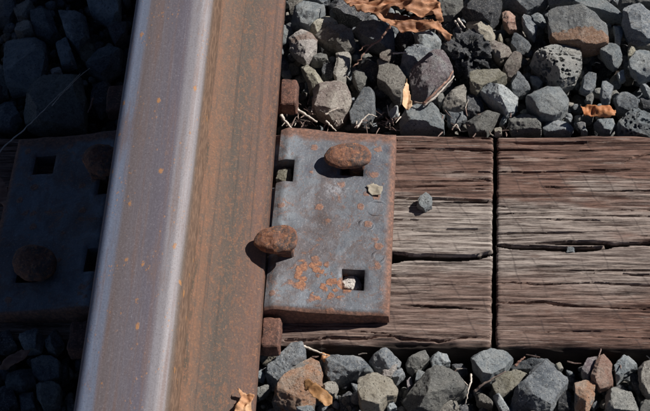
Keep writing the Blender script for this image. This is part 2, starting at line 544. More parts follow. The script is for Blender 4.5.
MAIN_CRACKS = [
    ([(300, 254), (340, 256), (391, 257), (420, 257), (450, 258), (480, 256), (494, 252)], [3, 3, 5.6, 4.2, 3.4, 2.6, 2.0], 34),
    ([(497, 245), (520, 247), (545, 248), (575, 249), (600, 247), (628, 246)], [2.2, 2.8, 3.4, 3.8, 2.4, 0.3], 34),
    ([(535, 243), (570, 242), (610, 244), (650, 242), (700, 242)], [0.5, 2.2, 2.0, 2.6, 2.5], 24),
    ([(393, 197), (430, 198), (460, 199), (492, 199)], [0.7, 1.2, 1.1, 1.4], 7),
    ([(455, 179), (470, 179), (492, 180)], [0.4, 1.4, 1.1], 6),
    ([(497, 205), (530, 207), (580, 208), (640, 209), (700, 209)], [0.6, 0.8, 0.9, 0.8, 0.7], 5),
    ([(497, 282), (540, 284), (590, 283), (650, 285), (700, 286)], [0.8, 1.1, 1.3, 1.2, 1.0], 6),
    ([(497, 302), (540, 303), (570, 306), (600, 308), (650, 310), (700, 311)], [0.8, 1.4, 1.0, 1.6, 1.3, 1.0], 7),
    ([(392, 282), (430, 284), (465, 283), (494, 281)], [0.4, 0.9, 0.7, 0.5], 4),
    ([(400, 303), (430, 304), (465, 306), (490, 309)], [0.5, 1.1, 1.0, 0.5], 6),
    ([(285, 340), (330, 338), (390, 337), (440, 339), (490, 336)], [1.0, 1.4, 1.0, 1.1, 0.5], 6),
    ([(500, 332), (550, 330), (600, 331), (650, 329), (700, 329)], [0.3, 1.0, 0.7, 0.9, 1.0], 5),
    ([(540, 188), (550, 187), (562, 188)], [0.3, 1.6, 0.3], 5),
    ([(620, 163), (634, 157), (650, 154)], [0.5, 1.3, 1.4], 4),
]


def tie_height(X, Y):
    Z0 = X * 0
    z = 1.1 * fbm(np.stack([X / 170, Y / 26, Z0], 1), 3, 3)
    z -= 1.5 * np.clip(fbm(np.stack([X / 130, Y / 3.2, Z0 + 2], 1), 3, 9), 0, 1) ** 1.3
    z -= 0.8 * np.clip(vnoise(np.stack([X / 90, Y / 1.5, Z0 + 7], 1), 12), 0, 1)
    # flaked steps: thin slivers missing
    st = fbm(np.stack([X / 110, Y / 7.5, Z0 + 4], 1), 3, 21)
    z -= 1.4 * (1 / (1 + np.exp(-(st - 0.35) * 22)))
    for i, (pts, wid, dep) in enumerate(MAIN_CRACKS):
        z -= crack(X, Y, pts, wid, dep, 60 + i)
    rr = np.random.RandomState(5)
    for i in range(80):
        xc, yc, L = rr.uniform(-260, 620), rr.uniform(TY0 + 4, TY1 - 4), rr.uniform(40, 260)
        m = (np.abs(X - xc) < L / 2)
        if not m.any():
            continue
        Xm, Ym = X[m], Y[m]
        y_ = yc + (Xm - xc) * rr.uniform(-0.02, 0.02) + 0.8 * vnoise(np.stack([Xm / 30, Xm * 0 + i, Xm * 0], 1), i)
        wv = rr.uniform(0.45, 0.95) * np.sqrt(np.clip(1 - (2 * (Xm - xc) / L) ** 2, 0, 1)) + 1e-6
        z[m] -= rr.uniform(3, 9) * np.sqrt(np.clip(1 - ((Ym - y_) / wv) ** 2, 0, 1)) * np.clip(wv / 0.5, 0, 1)
    return z


def timber(x0, x1, dense, jag0, jag1):
    xs = np.unique(np.concatenate([np.arange(x0, x1, 24.0), np.arange(max(x0, dense[0]), min(x1, dense[1]), 2.2), [x1]]))
    ys = np.arange(TY0, TY1 + 0.01, 0.6)
    nx, ny = len(xs), len(ys)
    X, Y = np.meshgrid(xs, ys, indexing='ij')
    Xf, Yf = X.ravel(), Y.ravel()
    z = tie_height(Xf, Yf)
    # worn, ragged arrises
    db = Yf - TY0 - 1.5 * (1 + fbm(np.stack([Xf / 30, Xf * 0, Xf * 0], 1), 3, 71))
    df = TY1 - Yf - 1.5 * (1 + fbm(np.stack([Xf / 30, Xf * 0 + 9, Xf * 0], 1), 3, 73))
    for d_ in (db, df):
        z -= np.clip(3.0 - d_, 0, 9) ** 2 * 0.22
    for xe, f in ((x0, jag0), (x1, jag1)):
        if f:
            d_ = np.abs(Xf - xe)
            z -= np.clip(2.2 - d_, 0, 3) ** 2 * 0.35 * (1 + 0.6 * vnoise(np.stack([Yf / 3, Yf * 0, Yf * 0], 1), 81))
    Xj = Xf.copy()
    for xe, f in ((x0, jag0), (x1, jag1)):
        if f:
            Xj += np.where(np.abs(Xf - xe) < 1e-6, 0.55 * fbm(np.stack([Yf / 5, Yf * 0 + f, Yf * 0], 1), 3, 83), 0)
    top = np.stack([Xj, Yf, z], 1)
    idx = np.arange(nx * ny).reshape(nx, ny)
    F = np.stack([idx[:-1, :-1], idx[1:, :-1], idx[1:, 1:], idx[:-1, 1:]], -1).reshape(-1, 4)
    # skirts
    Vs, Fs, base = [top], [F], nx * ny
    levels = [-3.0, -6.5, -11, -17, -25, -36, -50, -70, -178]
    for ring, sgn, ax in ((idx[:, 0], 1, 1), (idx[::-1, -1], 1, 1), (idx[0, ::-1], 1, 0), (idx[-1, :], 1, 0)):
        cur = ring
        P = top[ring]
        for li, lz in enumerate(levels):
            Q = P.copy()
            Q[:, 2] = np.minimum(P[:, 2] - 0.4 * (li + 1), lz)
            if ax == 1:
                s_ = -1 if P[0, 1] < 0 else 1
                Q[:, 1] += s_ * (0.9 + 0.9 * fbm(np.stack([P[:, 0] / 40, P[:, 0] * 0 + lz / 4.0, P[:, 0] * 0 + s_], 1), 3, 91)) * min(1, li / 2 + 0.3)
            ni = np.arange(base, base + len(Q))
            base += len(Q)
            Vs.append(Q)
            Fs.append(np.stack([cur[:-1], ni[:-1], ni[1:], cur[1:]], -1))
            cur = ni
    return np.concatenate(Vs), np.concatenate(Fs)


tie = empty('wooden_tie', (0, 0, -178))
tag(tie, 'weathered brown and grey wooden tie crossing under the steel rail', 'railway tie')
V, F = timber(-1150, KERF_X, (-230, 600), 0, 1)
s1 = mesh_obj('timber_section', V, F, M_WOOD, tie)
s1['label'] = 'section of the tie that carries the rail, left of the saw cut'
V, F = timber(KERF_X + 3.6, 1300, (-230, 600), 2, 0)
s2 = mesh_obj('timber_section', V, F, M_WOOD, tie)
s2['label'] = 'redder end section of the tie, right of the saw cut'
# wood left at the bottom of the saw cut
V = [(KERF_X - 1.5, TY0 + 2, -60), (KERF_X + 6, TY0 + 2, -60), (KERF_X + 6, TY1 - 2, -60), (KERF_X - 1.5, TY1 - 2, -60)]
V += [(a_, b_, -170) for a_, b_, c_ in V]
mesh_obj('timber_core', V, [(0, 1, 2, 3), (7, 6, 5, 4), (0, 4, 5, 1), (1, 5, 6, 2), (2, 6, 7, 3), (3, 7, 4, 0)], M_WOOD, tie, smooth=False)

# ------------------------------------------------------------------ rail
YAW = 0.033258
SEAT = 17.0
rail = empty('steel_rail', (0, 0, SEAT), YAW)
tag(rail, 'rusty steel rail with a worn bluish head running over the tie', 'rail')


def arc(cx, cy, r, a0, a1, n):
    return [(cx + r * math.cos(math.radians(a0 + (a1 - a0) * i / n)), cy + r * math.sin(math.radians(a0 + (a1 - a0) * i / n))) for i in range(n + 1)]


def half_head():
    p = [(0, 168.0), (8, 167.9), (15, 167.4), (20, 166.6)]
    p += arc(22.8, 155.0, 11.2, 80, 8, 12)[0:]
    p += [(34.9, 150), (35.4, 141), (35.8, 134), (35.0, 131.6), (33, 130.4), (22, 126.5), (14, 123.5)]
    p += [(10.5, 120), (8.6, 115)]
    return p


def prism(profile, y0, y1, ys=None):
    n = len(profile)
    ys = ys if ys is not None else [y0, y1]
    V = [(px_, y_, pz_) for y_ in ys for px_, pz_ in profile]
    F = []
    for k in range(len(ys) - 1):
        for i in range(n):
            j = (i + 1) % n
            F.append((k * n + i, k * n + j, (k + 1) * n + j, (k + 1) * n + i))
    F.append(tuple(range(n - 1, -1, -1)))
    F.append(tuple((len(ys) - 1) * n + i for i in range(n)))
    return V, F


def rail_part(name, prof, mat):
    V, F = prism(prof, 0, 0, ys=list(np.linspace(-2500, 2500, 41)))
    # wind faces outwards
    me_o = mesh_obj(name, V, F, mat, rail)
    bm = bmesh.new()
    bm.from_mesh(me_o.data)
    bmesh.ops.recalc_face_normals(bm, faces=bm.faces)
    bm.to_mesh(me_o.data)
    bm.free()
    for e_ in me_o.data.edges:
        e_.use_edge_sharp = False
    me_o.data.set_sharp_from_angle(angle=math.radians(38))
    return me_o


hh = half_head()
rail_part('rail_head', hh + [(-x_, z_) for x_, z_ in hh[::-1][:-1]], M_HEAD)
wl = [(8.6, 115.0), (8.0, 100), (8.0, 75), (8.8, 58), (10.2, 50)]
rail_part('rail_web', wl + [(-x_, z_) for x_, z_ in wl[::-1]], M_FOOT)
fl = [(10.2, 50), (12, 43.5), (15, 37.5), (20, 32), (27, 28.4), (36, 25.2), (50, 20.6), (62, 16.6), (66.5, 15.0), (69, 13.4), (70, 11.2), (70.1, 4), (69.2, 1), (67, 0.3)]
rail_part('rail_foot', fl + [(-x_, z_) for x_, z_ in fl[::-1]], M_FOOT)

# ------------------------------------------------------------------ tie plate (fine grid with square holes)
PYAW = 0.012
plate = empty('tie_plate', (0, 0, 0), PYAW)
tag(plate, 'blue-grey steel tie plate with square holes between rail and tie', 'tie plate')
cP, sP = math.cos(-PYAW), math.sin(-PYAW)


def to_plate(px, py, z):
    p = at(px, py, z)
    return p[0] * cP - p[1] * sP, p[0] * sP + p[1] * cP


hA = to_plate(353, 281, 14)
hN = to_plate(286, 172, 22)
hS = to_plate(352, 168, 16)
hR = to_plate(281, 246, 22)
HOLES = []
for s_ in (1, -1):
    HOLES += [(s_ * hA[0], s_ * hA[1], 9.8, 10.5), (s_ * hS[0], s_ * hS[1], 10.5, 9.5),
              (s_ * 75, s_ * hN[1], 13, 12.5), (s_ * 75, s_ * hR[1], 13, 9.5)]
PX, PY = 177.5, 98.5


def plate_top(X, Y):
    ax = np.abs(X)
    z = np.where(ax < 71, SEAT - 0.6, 0)
    sh = np.interp(ax, [71, 73, 80, 92, 110, 140, 165, 177.5], [16.4, 23.6, 26.4, 24.8, 21.5, 17.6, 15.2, 14.2])
    z = np.where(ax < 71, z, sh)
    d = np.minimum(PX - ax, PY - np.abs(Y)) - 0.5 * vnoise(np.stack([X / 8, Y / 8, X * 0], 1), 5)
    z = z - np.clip(4.0 - d, 0, 5) ** 2 * 0.17
    for (hx, hy, wx, wy) in HOLES:
        dd = np.maximum(np.abs(X - hx) - wx, np.abs(Y - hy) - wy)
        z = z - np.clip(2.0 - dd, 0, 2.0) ** 2 * 0.3
    return z + 0.35 * fbm(np.stack([X / 14, Y / 14, X * 0], 1), 3, 31)


def build_plate():
    xs = set(np.round(np.arange(-PX, PX + 0.1, 2.5), 3)) | {-71.0, -73.0, 71.0, 73.0}
    ys = set(np.round(np.arange(-PY, PY + 0.1, 2.5), 3)) | {PY}
    for (hx, hy, wx, wy) in HOLES:
        for v_ in (hx - wx, hx + wx):
            xs = {q for q in xs if abs(q - v_) > 0.9} | {round(v_, 3)}
        for v_ in (hy - wy, hy + wy):
            ys = {q for q in ys if abs(q - v_) > 0.9} | {round(v_, 3)}
    xs, ys = np.array(sorted(xs)), np.array(sorted(ys))
    nx, ny = len(xs), len(ys)
    X, Y = np.meshgrid(xs, ys, indexing='ij')
    zt = plate_top(X.ravel(), Y.ravel())
    # slightly wavy sheared edges
    Xf, Yf = X.ravel().copy(), Y.ravel().copy()
    edge = np.abs(np.abs(Yf) - PY) < 0.01
    Yf[edge] += 0.9 * fbm(np.stack([Xf[edge] / 25, Yf[edge], Xf[edge] * 0], 1), 3, 2)
    Vt = np.stack([Xf, Yf, zt], 1)
    Vb = np.stack([Xf, Yf, np.where(np.abs(Yf) > PY - 3, 1.5, 0.6)], 1)
    idx = np.arange(nx * ny).reshape(nx, ny)
    xc, yc = (xs[:-1] + xs[1:]) / 2, (ys[:-1] + ys[1:]) / 2
    XC, YC = np.meshgrid(xc, yc, indexing='ij')
    solid = np.ones(XC.shape, bool)
    for (hx, hy, wx, wy) in HOLES:
        solid &= ~((np.abs(XC - hx) < wx) & (np.abs(YC - hy) < wy))
    F = []
    nb = nx * ny
    for i in range(nx - 1):
        for j in range(ny - 1):
            if not solid[i, j]:
                continue
            a_, b_, c_, d_ = idx[i, j], idx[i + 1, j], idx[i + 1, j + 1], idx[i, j + 1]
            F.append((a_, b_, c_, d_))
            F.append((d_ + nb, c_ + nb, b_ + nb, a_ + nb))
            for (di, dj, p, q) in ((0, -1, a_, b_), (1, 0, b_, c_), (0, 1, c_, d_), (-1, 0, d_, a_)):
                ii, jj = i + di, j + dj
                if ii < 0 or jj < 0 or ii >= nx - 1 or jj >= ny - 1 or not solid[ii, jj]:
                    F.append((p, p + nb, q + nb, q))
    return np.concatenate([Vt, Vb]), np.array(F)


rp = to_plate(318, 283, 18)
wp = to_plate(336, 188, 20)
M_PLATE = plate_mat((rp[0] / 1000, rp[1] * 1.35 / 1000, 0), (wp[0] / 1000, wp[1] / 1000, 0))
V, F = build_plate()
pb = mesh_obj('plate_body', V, F, M_PLATE, plate)
pb.data.set_sharp_from_angle(angle=math.radians(40))
# raised round cast marks
for (px_, py_, rx, ry) in ((377, 208, 9, 8), (367, 226, 6, 6), (379, 257, 5, 6)):
    cx_, cy_ = to_plate(px_, py_, 15)
    V, F = [], []
    for i in range(28):
        t_ = 2 * math.pi * i / 28
        for k in range(6):
            u_ = 2 * math.pi * k / 6
            rr_ = 1.5 * math.cos(u_) * (1 + 0.3 * math.sin(3 * t_ + rx))
            x_, y_ = cx_ + (rx + rr_) * math.cos(t_), cy_ + (ry + rr_) * math.sin(t_)
            V.append((x_, y_, 0.3 * math.sin(u_) - 0.2 - 0.2 * math.sin(2 * t_ + ry)))
    Va = np.array(V)
    Va[:, 2] += plate_top(Va[:, 0], Va[:, 1]) + 0.0
    for i in range(28):
        for k in range(6):
            F.append((i * 6 + k, ((i + 1) % 28) * 6 + k, ((i + 1) % 28) * 6 + (k + 1) % 6, i * 6 + (k + 1) % 6))
    mesh_obj('raised_mark', Va, np.array(F), M_PLATE, plate)

# ------------------------------------------------------------------ stone generator
ICO = {}


def ico(level):
    if level not in ICO:
        bm = bmesh.new()
        bmesh.ops.create_icosphere(bm, subdivisions=level, radius=1.0)
        bm.verts.ensure_lookup_table()
        Vv = np.array([v.co[:] for v in bm.verts])
        Ff = np.array([[v.index for v in f.verts] for f in bm.faces])
        bm.free()
        ICO[level] = (Vv / np.linalg.norm(Vv, axis=1)[:, None], Ff)
    return ICO[level]


def poly_radius(P, th):
    d = np.stack([np.cos(th), np.sin(th)], 1)
    best = np.zeros(len(th))
    n = len(P)
    for i in range(n):
        a_, b_ = P[i], P[(i + 1) % n]
        e_ = b_ - a_
        den = d[:, 0] * e_[1] - d[:, 1] * e_[0]
        den = np.where(np.abs(den) < 1e-9, 1e-9, den)
        t = (a_[0] * e_[1] - a_[1] * e_[0]) / den
        u = (a_[0] * d[:, 1] - a_[1] * d[:, 0]) / den
        ok = (t > 0) & (u >= -1e-6) & (u <= 1 + 1e-6)
        best = np.where(ok & (t > best), t, best)
    m = best <= 0
    best[m] = np.median(best[~m]) if (~m).any() else 1
    return best


def poly_centroid(P):
    x, y = P[:, 0], P[:, 1]
    x1, y1 = np.roll(x, -1), np.roll(y, -1)
    c = x * y1 - x1 * y
    A = c.sum() / 2
    if abs(A) < 1:
        return P.mean(0)
    return np.array([((x + x1) * c).sum() / (6 * A), ((y + y1) * c).sum() / (6 * A)])


def stone_shape(P, h_up, h_dn, seed, level=5, p=9.0, facets=9, rough=1.0, pits=None, fmin=0.74, grow=1.03):
    """P: plan outline around its centre (mm) -> vertices, faces"""
    D, F = ico(level)
    rs = np.random.RandomState(seed)
    th = np.arctan2(D[:, 1], D[:, 0])
    rho = poly_radius(P, th)
    ch = np.sqrt(D[:, 0] ** 2 + D[:, 1] ** 2)
    cv = D[:, 2]
    h = np.where(cv > 0, h_up, h_dn)
    pp = np.where(cv > 0, p, min(p, 2.3))
    r = ((ch / rho) ** pp + (np.abs(cv) / h) ** pp) ** (-1 / pp)
    size = float(np.median(rho))
    for k in range(facets):
        tilt = math.radians(rs.uniform(8, 40) if k < facets - 5 else rs.uniform(42, 74))
        az = rs.uniform(0, 2 * math.pi)
        nrm = np.array([math.sin(tilt) * math.cos(az), math.sin(tilt) * math.sin(az), math.cos(tilt)])
        V = D * r[:, None]
        dn = D @ nrm
        s = (V @ nrm).max() * (rs.uniform(fmin - 0.12, 0.88) if k < facets - 5 else rs.uniform(0.74, 0.95))
        lim = np.where(dn > 1e-3, s / np.maximum(dn, 1e-3), 1e9)
        r = np.minimum(r, lim)
    V = D * r[:, None]
    # the fractured block still fills its outline
    for ax_ in (0, 1):
        lo_, hi_ = V[:, ax_].min(), V[:, ax_].max()
        tl, th_ = P[:, ax_].min() * grow, P[:, ax_].max() * grow
        V[:, ax_] = tl + (V[:, ax_] - lo_) * (th_ - tl) / max(hi_ - lo_, 1e-6)
    o = rs.uniform(-50, 50, 3)
    n1 = fbm(V / (size * 0.85) + o, 3, seed)
    n2 = 1 - 2 * np.abs(fbm(V / (size * 0.42) + o + 9, 2, seed + 1))
    n3 = fbm(V / 3.2 + o, 3, seed + 2)
    disp = rough * (size * 0.03 * n1 + size * 0.015 * n2 + 0.4 * n3)
    V = V + D * disp[:, None]
    if pits:
        cells, rad, dep = pits
        idx_ = rs.choice(len(V), cells, replace=False)
        C = V[idx_]
        R_ = rad * rs.uniform(0.45, 1.25, cells)
        sink = np.zeros(len(V))
        for c_, r_ in zip(C, R_):
            q = np.linalg.norm((V - c_) * np.array([1, 1, 1]), axis=1) / r_
            sink = np.maximum(sink, np.clip(1 - q ** 3, 0, 1) * r_ * dep)
        V = V - D * sink[:, None]
    return V, F


SEED = [100]


def stone(pts, mat, label, z=-10.0, h=None, name='ballast_stone', cat='stone', group='grey ballast stones around the tie', level=None, pits=None, rough=1.0, tall=1.0, fmin=0.74, kind=None):
    SEED[0] += 1
    W = np.array([at(a_, b_, z)[:2] for a_, b_ in pts])
    c = poly_centroid(W)
    P = W - c
    ext = P.max(0) - P.min(0)
    m = float(min(ext))
    hu = (h if h is not None else 0.36 * m + 3) * tall
    hd = 0.4 * m + 5
    if level is None:
        level = 6 if max(ext) > 34 else 5 if max(ext) > 13 else 4
    V, F = stone_shape(P, hu, hd, SEED[0], level, pits=pits, rough=rough, fmin=fmin)
    o = mesh_obj(name, V + np.array([c[0], c[1], z]), F, ST[mat] if isinstance(mat, str) else mat, loc=(c[0], c[1], z))
    o.data.set_sharp_from_angle(angle=math.radians(24))
    tag(o, label, cat, group, kind)
    return o


S = [
 # ---- behind the tie, left to right
 ([(288,0),(304,-4),(301,6),(290,12)], 'warm', 'warm grey stone cut by the top photo edge beside the rail', -14),
 ([(290,25),(297,9),(303,7),(323,8),(325,11),(319,22),(310,30),(298,26)], 'light', 'pale blue-grey angular stone near the rail, above the tan slab', -8),
 ([(308,33),(320,21),(330,20),(337,25),(336,30),(328,32),(316,37),(310,36)], 'olive', 'tan slab-shaped stone wedged between pale and brownish stones near the rail', -9),
 ([(316,37),(328,32),(342,30),(351,35),(355,43),(354,47),(342,54),(334,47),(326,45),(319,41)], 'warm', 'brown-grey flat stone directly below the tan slab', -9),
 ([(290,40),(296,36),(304,33),(309,35),(317,43),(316,52),(306,62),(296,56),(290,50)], 'white', 'pinkish white rounded stone close to the rail foot', -5),
 ([(280,26),(287,26),(293,33),(286,42),(280,44)], 'light', 'small pale blue stone half under the rail foot edge', -16),
 ([(355,31),(362,26.5),(375,26),(392,28),(394,36),(394,51),(385,50),(368,45),(360,41)], 'blue', 'blue-grey oval stone below the big crumpled leaf, under the red twig', -12),
 ([(312,58),(326,55),(328,60),(318,64),(311,64)], 'grey', 'small flat grey stone right of the anchor end, under the pinkish white stone', -12),
 ([(336,56),(347,53),(351,58),(350,65),(346,76),(346,86),(337,87),(334,76),(337,65)], 'warm', 'upright column-like grey-brown stone standing above the large beige stone', -10),
 ([(301,69),(308,69),(315,76),(325,84),(322,87),(309,91),(307,79)], 'olive', 'pale olive wedge stone pointing at the large beige stone', -9),
 ([(313,89),(325,84),(338,85),(345,88),(351,100),(350,111),(343,120),(336,124),(328,119),(318,116),(313,108),(315,98)], 'brown', 'large beige and brown stone just behind the tie plate', -6),
 ([(325,65),(333,62),(335,72),(333,81),(326,82),(322,74)], 'dark', 'small dark purple stone in the gap left of the column-like stone', -20),
 ([(353,73),(360,71),(367,79),(365,86),(359,90),(353,82)], 'grey', 'small rough grey stone between column-like stone and blue egg-shaped one', -12),
 ([(352,107),(359,95),(366,88),(373,88),(375,100),(375,115),(372,122),(364,127),(352,126),(350,115)], 'blue', 'blue-grey egg-shaped stone touching the tie behind the raised spike', -8),
 ([(358,66),(366,64),(379,68),(381,75),(374,82),(367,79),(362,73)], 'dark', 'dark blue stone crossed by the lower end of the red twig', -15),
 ([(378,66),(390,65),(398,70),(406,78),(403,90),(400,102),(394,98),(386,88),(378,83),(380,74)], 'warm', 'tan-grey wedge stone left of the small pale leaf', -7),
 ([(400,68),(407,55),(412,50),(428,50),(434,58),(424,66),(411,77),(406,76)], 'blue', 'slanted blue-grey slab above the big purple-grey stone', -6),
 ([(410,78),(416,70),(435,60),(443,61),(452,70),(453,76),(440,86),(428,98),(422,103),(413,101)], 'purple', 'big purple-grey stone with twigs along its lower edge', -5),
 ([(443,108),(446,100),(455,92),(461,86),(466,94),(466,110),(458,113),(450,112)], 'warm', 'brown speckled stone right of the twig bundle', -9),
 ([(400,124),(402,120),(410,112),(430,105),(438,110),(443,121),(444,133),(401,133)], 'light', 'broad pale blue-grey stone against the tie below the small pale leaf', -10),
 ([(447,116),(464,113),(467,120),(457,126),(448,124)], 'blue', 'small blue stone touching the tie below the brown speckled stone', -14),
 ([(466,123),(480,117),(499,113),(501,117),(492,127),(487,135),(470,135)], 'grey', 'grey triangular stone against the tie just left of the saw cut', -8),
 ([(509,119),(520,117),(533,117),(540,122),(541,134),(512,134),(508,127)], 'grey', 'square grey stone against the tie just right of the saw cut', -9),
 ([(499,124),(506,115),(510,116),(504,125)], 'light', 'thin pale stone sliver standing over the saw cut end', -9),
 ([(494,129),(501,129),(502,133),(495,135)], 'cream', 'tiny cream pebble at the back end of the saw cut', 0),
 ([(467,98),(481,99),(484,113),(468,117)], 'dark', 'dark speckled blocky stone behind the grey triangular stone', -11),
 ([(480,93),(488,90),(505,91),(518,97),(517,106),(514,114),(506,117),(500,108),(490,102)], 'light', 'pale blue three-cornered stone behind the saw cut', -4),
 ([(470,76),(481,72),(492,71),(506,80),(497,87),(483,92),(477,96),(471,92)], 'olive', 'olive-tan domed stone above the pale three-cornered stone', -5),
 ([(511,79),(519,73),(525,80),(530,90),(522,94),(514,96),(512,88)], 'blue', 'pointed blue-grey stone left of the big round grey one', -7),
 ([(503,72),(511,60),(515,54),(522,55),(520,68),(511,79),(505,78)], 'brown', 'pinkish brown sliver stone left of the pitted grey stone', -8),
 ([(530,79),(539,79),(543,84),(539,88),(533,85)], 'light', 'small pale chip stone beneath the pitted grey stone', -8),
 ([(526,100),(532,91),(545,89),(558,90),(565,95),(568,103),(566,110),(561,116),(553,119),(540,118),(534,112),(527,106)], 'light', 'big rounded pale blue-grey stone left of the orange leaf', -3),
 ([(462,10),(470,2),(485,-3),(502,3),(498,18),(490,28),(478,24),(466,18)], 'dark', 'big dark stone with a lit right edge at the top, above the cream stone', 2),
 ([(438,0),(450,-3),(462,4),(463,12),(455,17),(449,21),(443,17),(440,8)], 'grey', 'grey stone right of the big crumpled leaf, at the top edge', -5),
 ([(466,23),(472,20),(483,26),(495,35),(493,42),(486,41),(475,35),(468,28)], 'cream', 'cream elongated stone lying below the big dark stone', 0),
 ([(487,45),(491,42),(506,48),(513,55),(500,61),(494,57)], 'brown', 'brown-purple flat stone right of the black cinder', -5),
 ([(502,16),(510,14),(515,19),(513,24),(517,29),(509,31),(503,24)], 'pink', 'small brownish pink stone right of the big dark stone', -10),
 ([(531,18),(539,15),(546,22),(544,26),(534,24)], 'light', 'small pale stone left of the orange-faced rock', -8),
 ([(522,20),(528,14),(531,22),(537,31),(535,40),(529,36),(523,28)], 'blue', 'narrow blue-grey stone between brownish pink stone and orange-faced rock', -10),
 ([(511,47),(514,38),(522,37),(531,45),(528,50),(518,54)], 'blue', 'small blue stone up and left of the pitted grey stone', -9),
 ([(498,40),(500,34),(503,42),(499,43)], 'cream', 'tiny cream splinter of stone at the tip of the cream elongated stone', -10),
 ([(502,-6),(552,-6),(543,6),(533,10),(526,13),(517,8),(504,5)], 'blue', 'wide grey slab at the top edge right of the big dark stone', -8),
 ([(548,-4),(580,-4),(600,2),(617,8),(625,18),(617,15),(600,13),(585,12),(566,7),(550,4)], 'light', 'long thin grey slab above the orange-faced rock', 0),
 ([(549,20),(556,15),(570,14),(582,17),(595,25),(608,32),(607,46),(595,49),(581,49),(558,46),(550,38)], 'bluorange', 'largest grey rock behind the tie, with an orange lower face', -2),
 ([(624,15),(636,12),(655,10),(660,30),(652,44),(640,45),(628,38),(622,26)], 'blue', 'big dark blue-grey rock at the right photo edge', -4),
 ([(618,7),(622,-3),(636,-4),(652,-2),(652,7),(637,8),(622,10)], 'grey', 'grey stone in the top right corner', -7),
 ([(613,28),(622,26),(622,36),(620,45),(615,44),(615,35)], 'light', 'small upright whitish stone right of the orange-faced rock', -8),
 ([(599,22),(607,26),(603,29)], 'light', 'tiny pale chip stone on the upper right of the orange-faced rock', 2),
 ([(600,53),(609,48),(618,51),(622,59),(618,66),(614,68),(606,62)], 'light', 'pale blue stone below the right end of the orange-faced rock', -7),
 ([(628,48),(637,48),(636,56),(628,58)], 'olive', 'small tan stone near the right photo edge', -8),
 ([(628,43),(640,45),(650,44),(650,48),(638,49)], 'warm', 'thin pale sliver stone below the rock at the right photo edge', -6),
 ([(629,61),(636,55),(648,54),(655,60),(653,76),(640,80),(630,70)], 'light', 'pale grey stone halfway down the right photo edge', -5),
 ([(580,90),(583,80),(592,73),(596,79),(595,88),(590,93),(584,93)], 'blue', 'egg-shaped blue-grey stone right of the pitted grey stone', -6),
 ([(602,86),(608,84),(613,89),(610,98),(610,106),(603,106),(600,96)], 'blue', 'narrow upright stone above the middle of the orange leaf', -7),
 ([(586,97),(592,94),(594,98),(591,106),(587,105)], 'grey', 'small grey stone above the left end of the orange leaf', -9),
 ([(614,98),(625,93),(635,97),(638,108),(630,113),(618,110)], 'blue', 'blue-grey stone above the right end of the orange leaf', -7),
 ([(617,75),(623,73),(626,79),(620,82)], 'light', 'tiny pale stone left of the halfway stone at the right edge', -12),
 ([(640,84),(644,86),(654,96),(650,99)], 'light', 'thin pale ridge stone at the right edge above the pitted corner stone', -8),
 ([(594,126),(600,121),(613,120),(616,126),(610,134),(602,134)], 'light', 'grey stone against the tie directly below the orange leaf', -10),
 ([(581,133),(584,127),(588,133)], 'light', 'tiny pale triangular stone against the tie below the orange leaf tip', -6),
 ([(542,128),(550,122),(562,124),(573,131),(570,135),(545,135)], 'blue', 'low dark blue stone against the tie below the big rounded stone', -12),
 ([(414,38),(423,34),(432,36),(441,45),(438,52),(431,55),(420,50)], 'light', 'smooth pale egg-shaped stone below the tip of the crumpled leaf', -8),
 ([(395,39),(405,33),(414,38),(414,48),(407,51),(397,46)], 'dark', 'dark rough stone left of the smooth pale egg-shaped stone', -12),
 ([(380,54),(390,52),(394,58),(388,64),(380,62)], 'brown', 'small brown stone between red twig and white straw', -13),
 ([(453,32),(462,29),(464,39),(457,41)], 'blue', 'small blue stone between leaf tip and black cinder', -10),
 ([(443,22),(453,19),(460,25),(452,31),(445,29)], 'dark', 'dark little stone just right of the crumpled leaf', -14),
 ([(436,97),(443,95),(446,104),(440,108)], 'grey', 'small grey stone under the lower end of the twig bundle', -12),
 ([(389,111),(398,109),(399,118),(391,119)], 'light', 'small greenish pale stone among the litter behind the tie', -8),
 ([(328,4),(345,0),(362,4),(368,14),(362,24),(345,22),(334,14)], 'dark', 'dark stone in the shade left of the crumpled leaf', -24),
 ([(640,102),(648,100),(656,106),(654,114),(644,112)], 'dark', 'dark stone at the right edge above the pitted corner stone', -14),
 ([(470,-8),(482,-10),(498,-8),(500,-2),(484,-1),(472,1)], 'grey', 'grey stone poking in at the top edge over the big dark stone', -12),
 ([(306,-6),(322,-8),(330,0),(322,5),(308,3)], 'blue', 'blue stone at the top edge above the pale angular stone', -16),
 # ---- in front of the tie
 ([(268,382),(265,370),(282,357),(294,347),(301,345),(306,354),(304,361),(292,369),(277,383),(271,385)], 'blue', 'long dark blue stone with a pale top end in front of the tie', -9),
 ([(259.5,359),(265,354),(277,350),(282,348),(275,356),(262,363)], 'cream', 'thin cream flat stone between rail foot and long blue stone', -12),
 ([(256,366),(258,366),(265,376),(263,381),(256,378)], 'light', 'small pale stone touching the rail foot in front of the tie', -12),
 ([(255,392),(265,386),(272,386),(266,393),(259,398)], 'grey', 'small grey stone beside the leaf hanging on the rail foot', -14),
 ([(273,402),(277,393),(289,380),(303,366),(311,362),(320,368),(323,378),(320,390),(314,405),(300,412),(284,411),(275,408)], 'orange', 'big orange-pink stone carrying the ochre leaf', -14),
 ([(297,409),(311,406),(315,412),(298,418)], 'light', 'small pale blue stone at the bottom edge below the ochre leaf', -8),
 ([(319,356),(325,361),(345,363),(361,364),(370,371),(360,377),(342,382),(334,384),(325,372)], 'blue', 'wide blue-grey stone between orange-pink stone and beige stone', -14),
 ([(324,385),(333,382),(338,388),(335,396),(327,398),(323,391)], 'warm', 'small tan stone right beside the ochre leaf', -12),
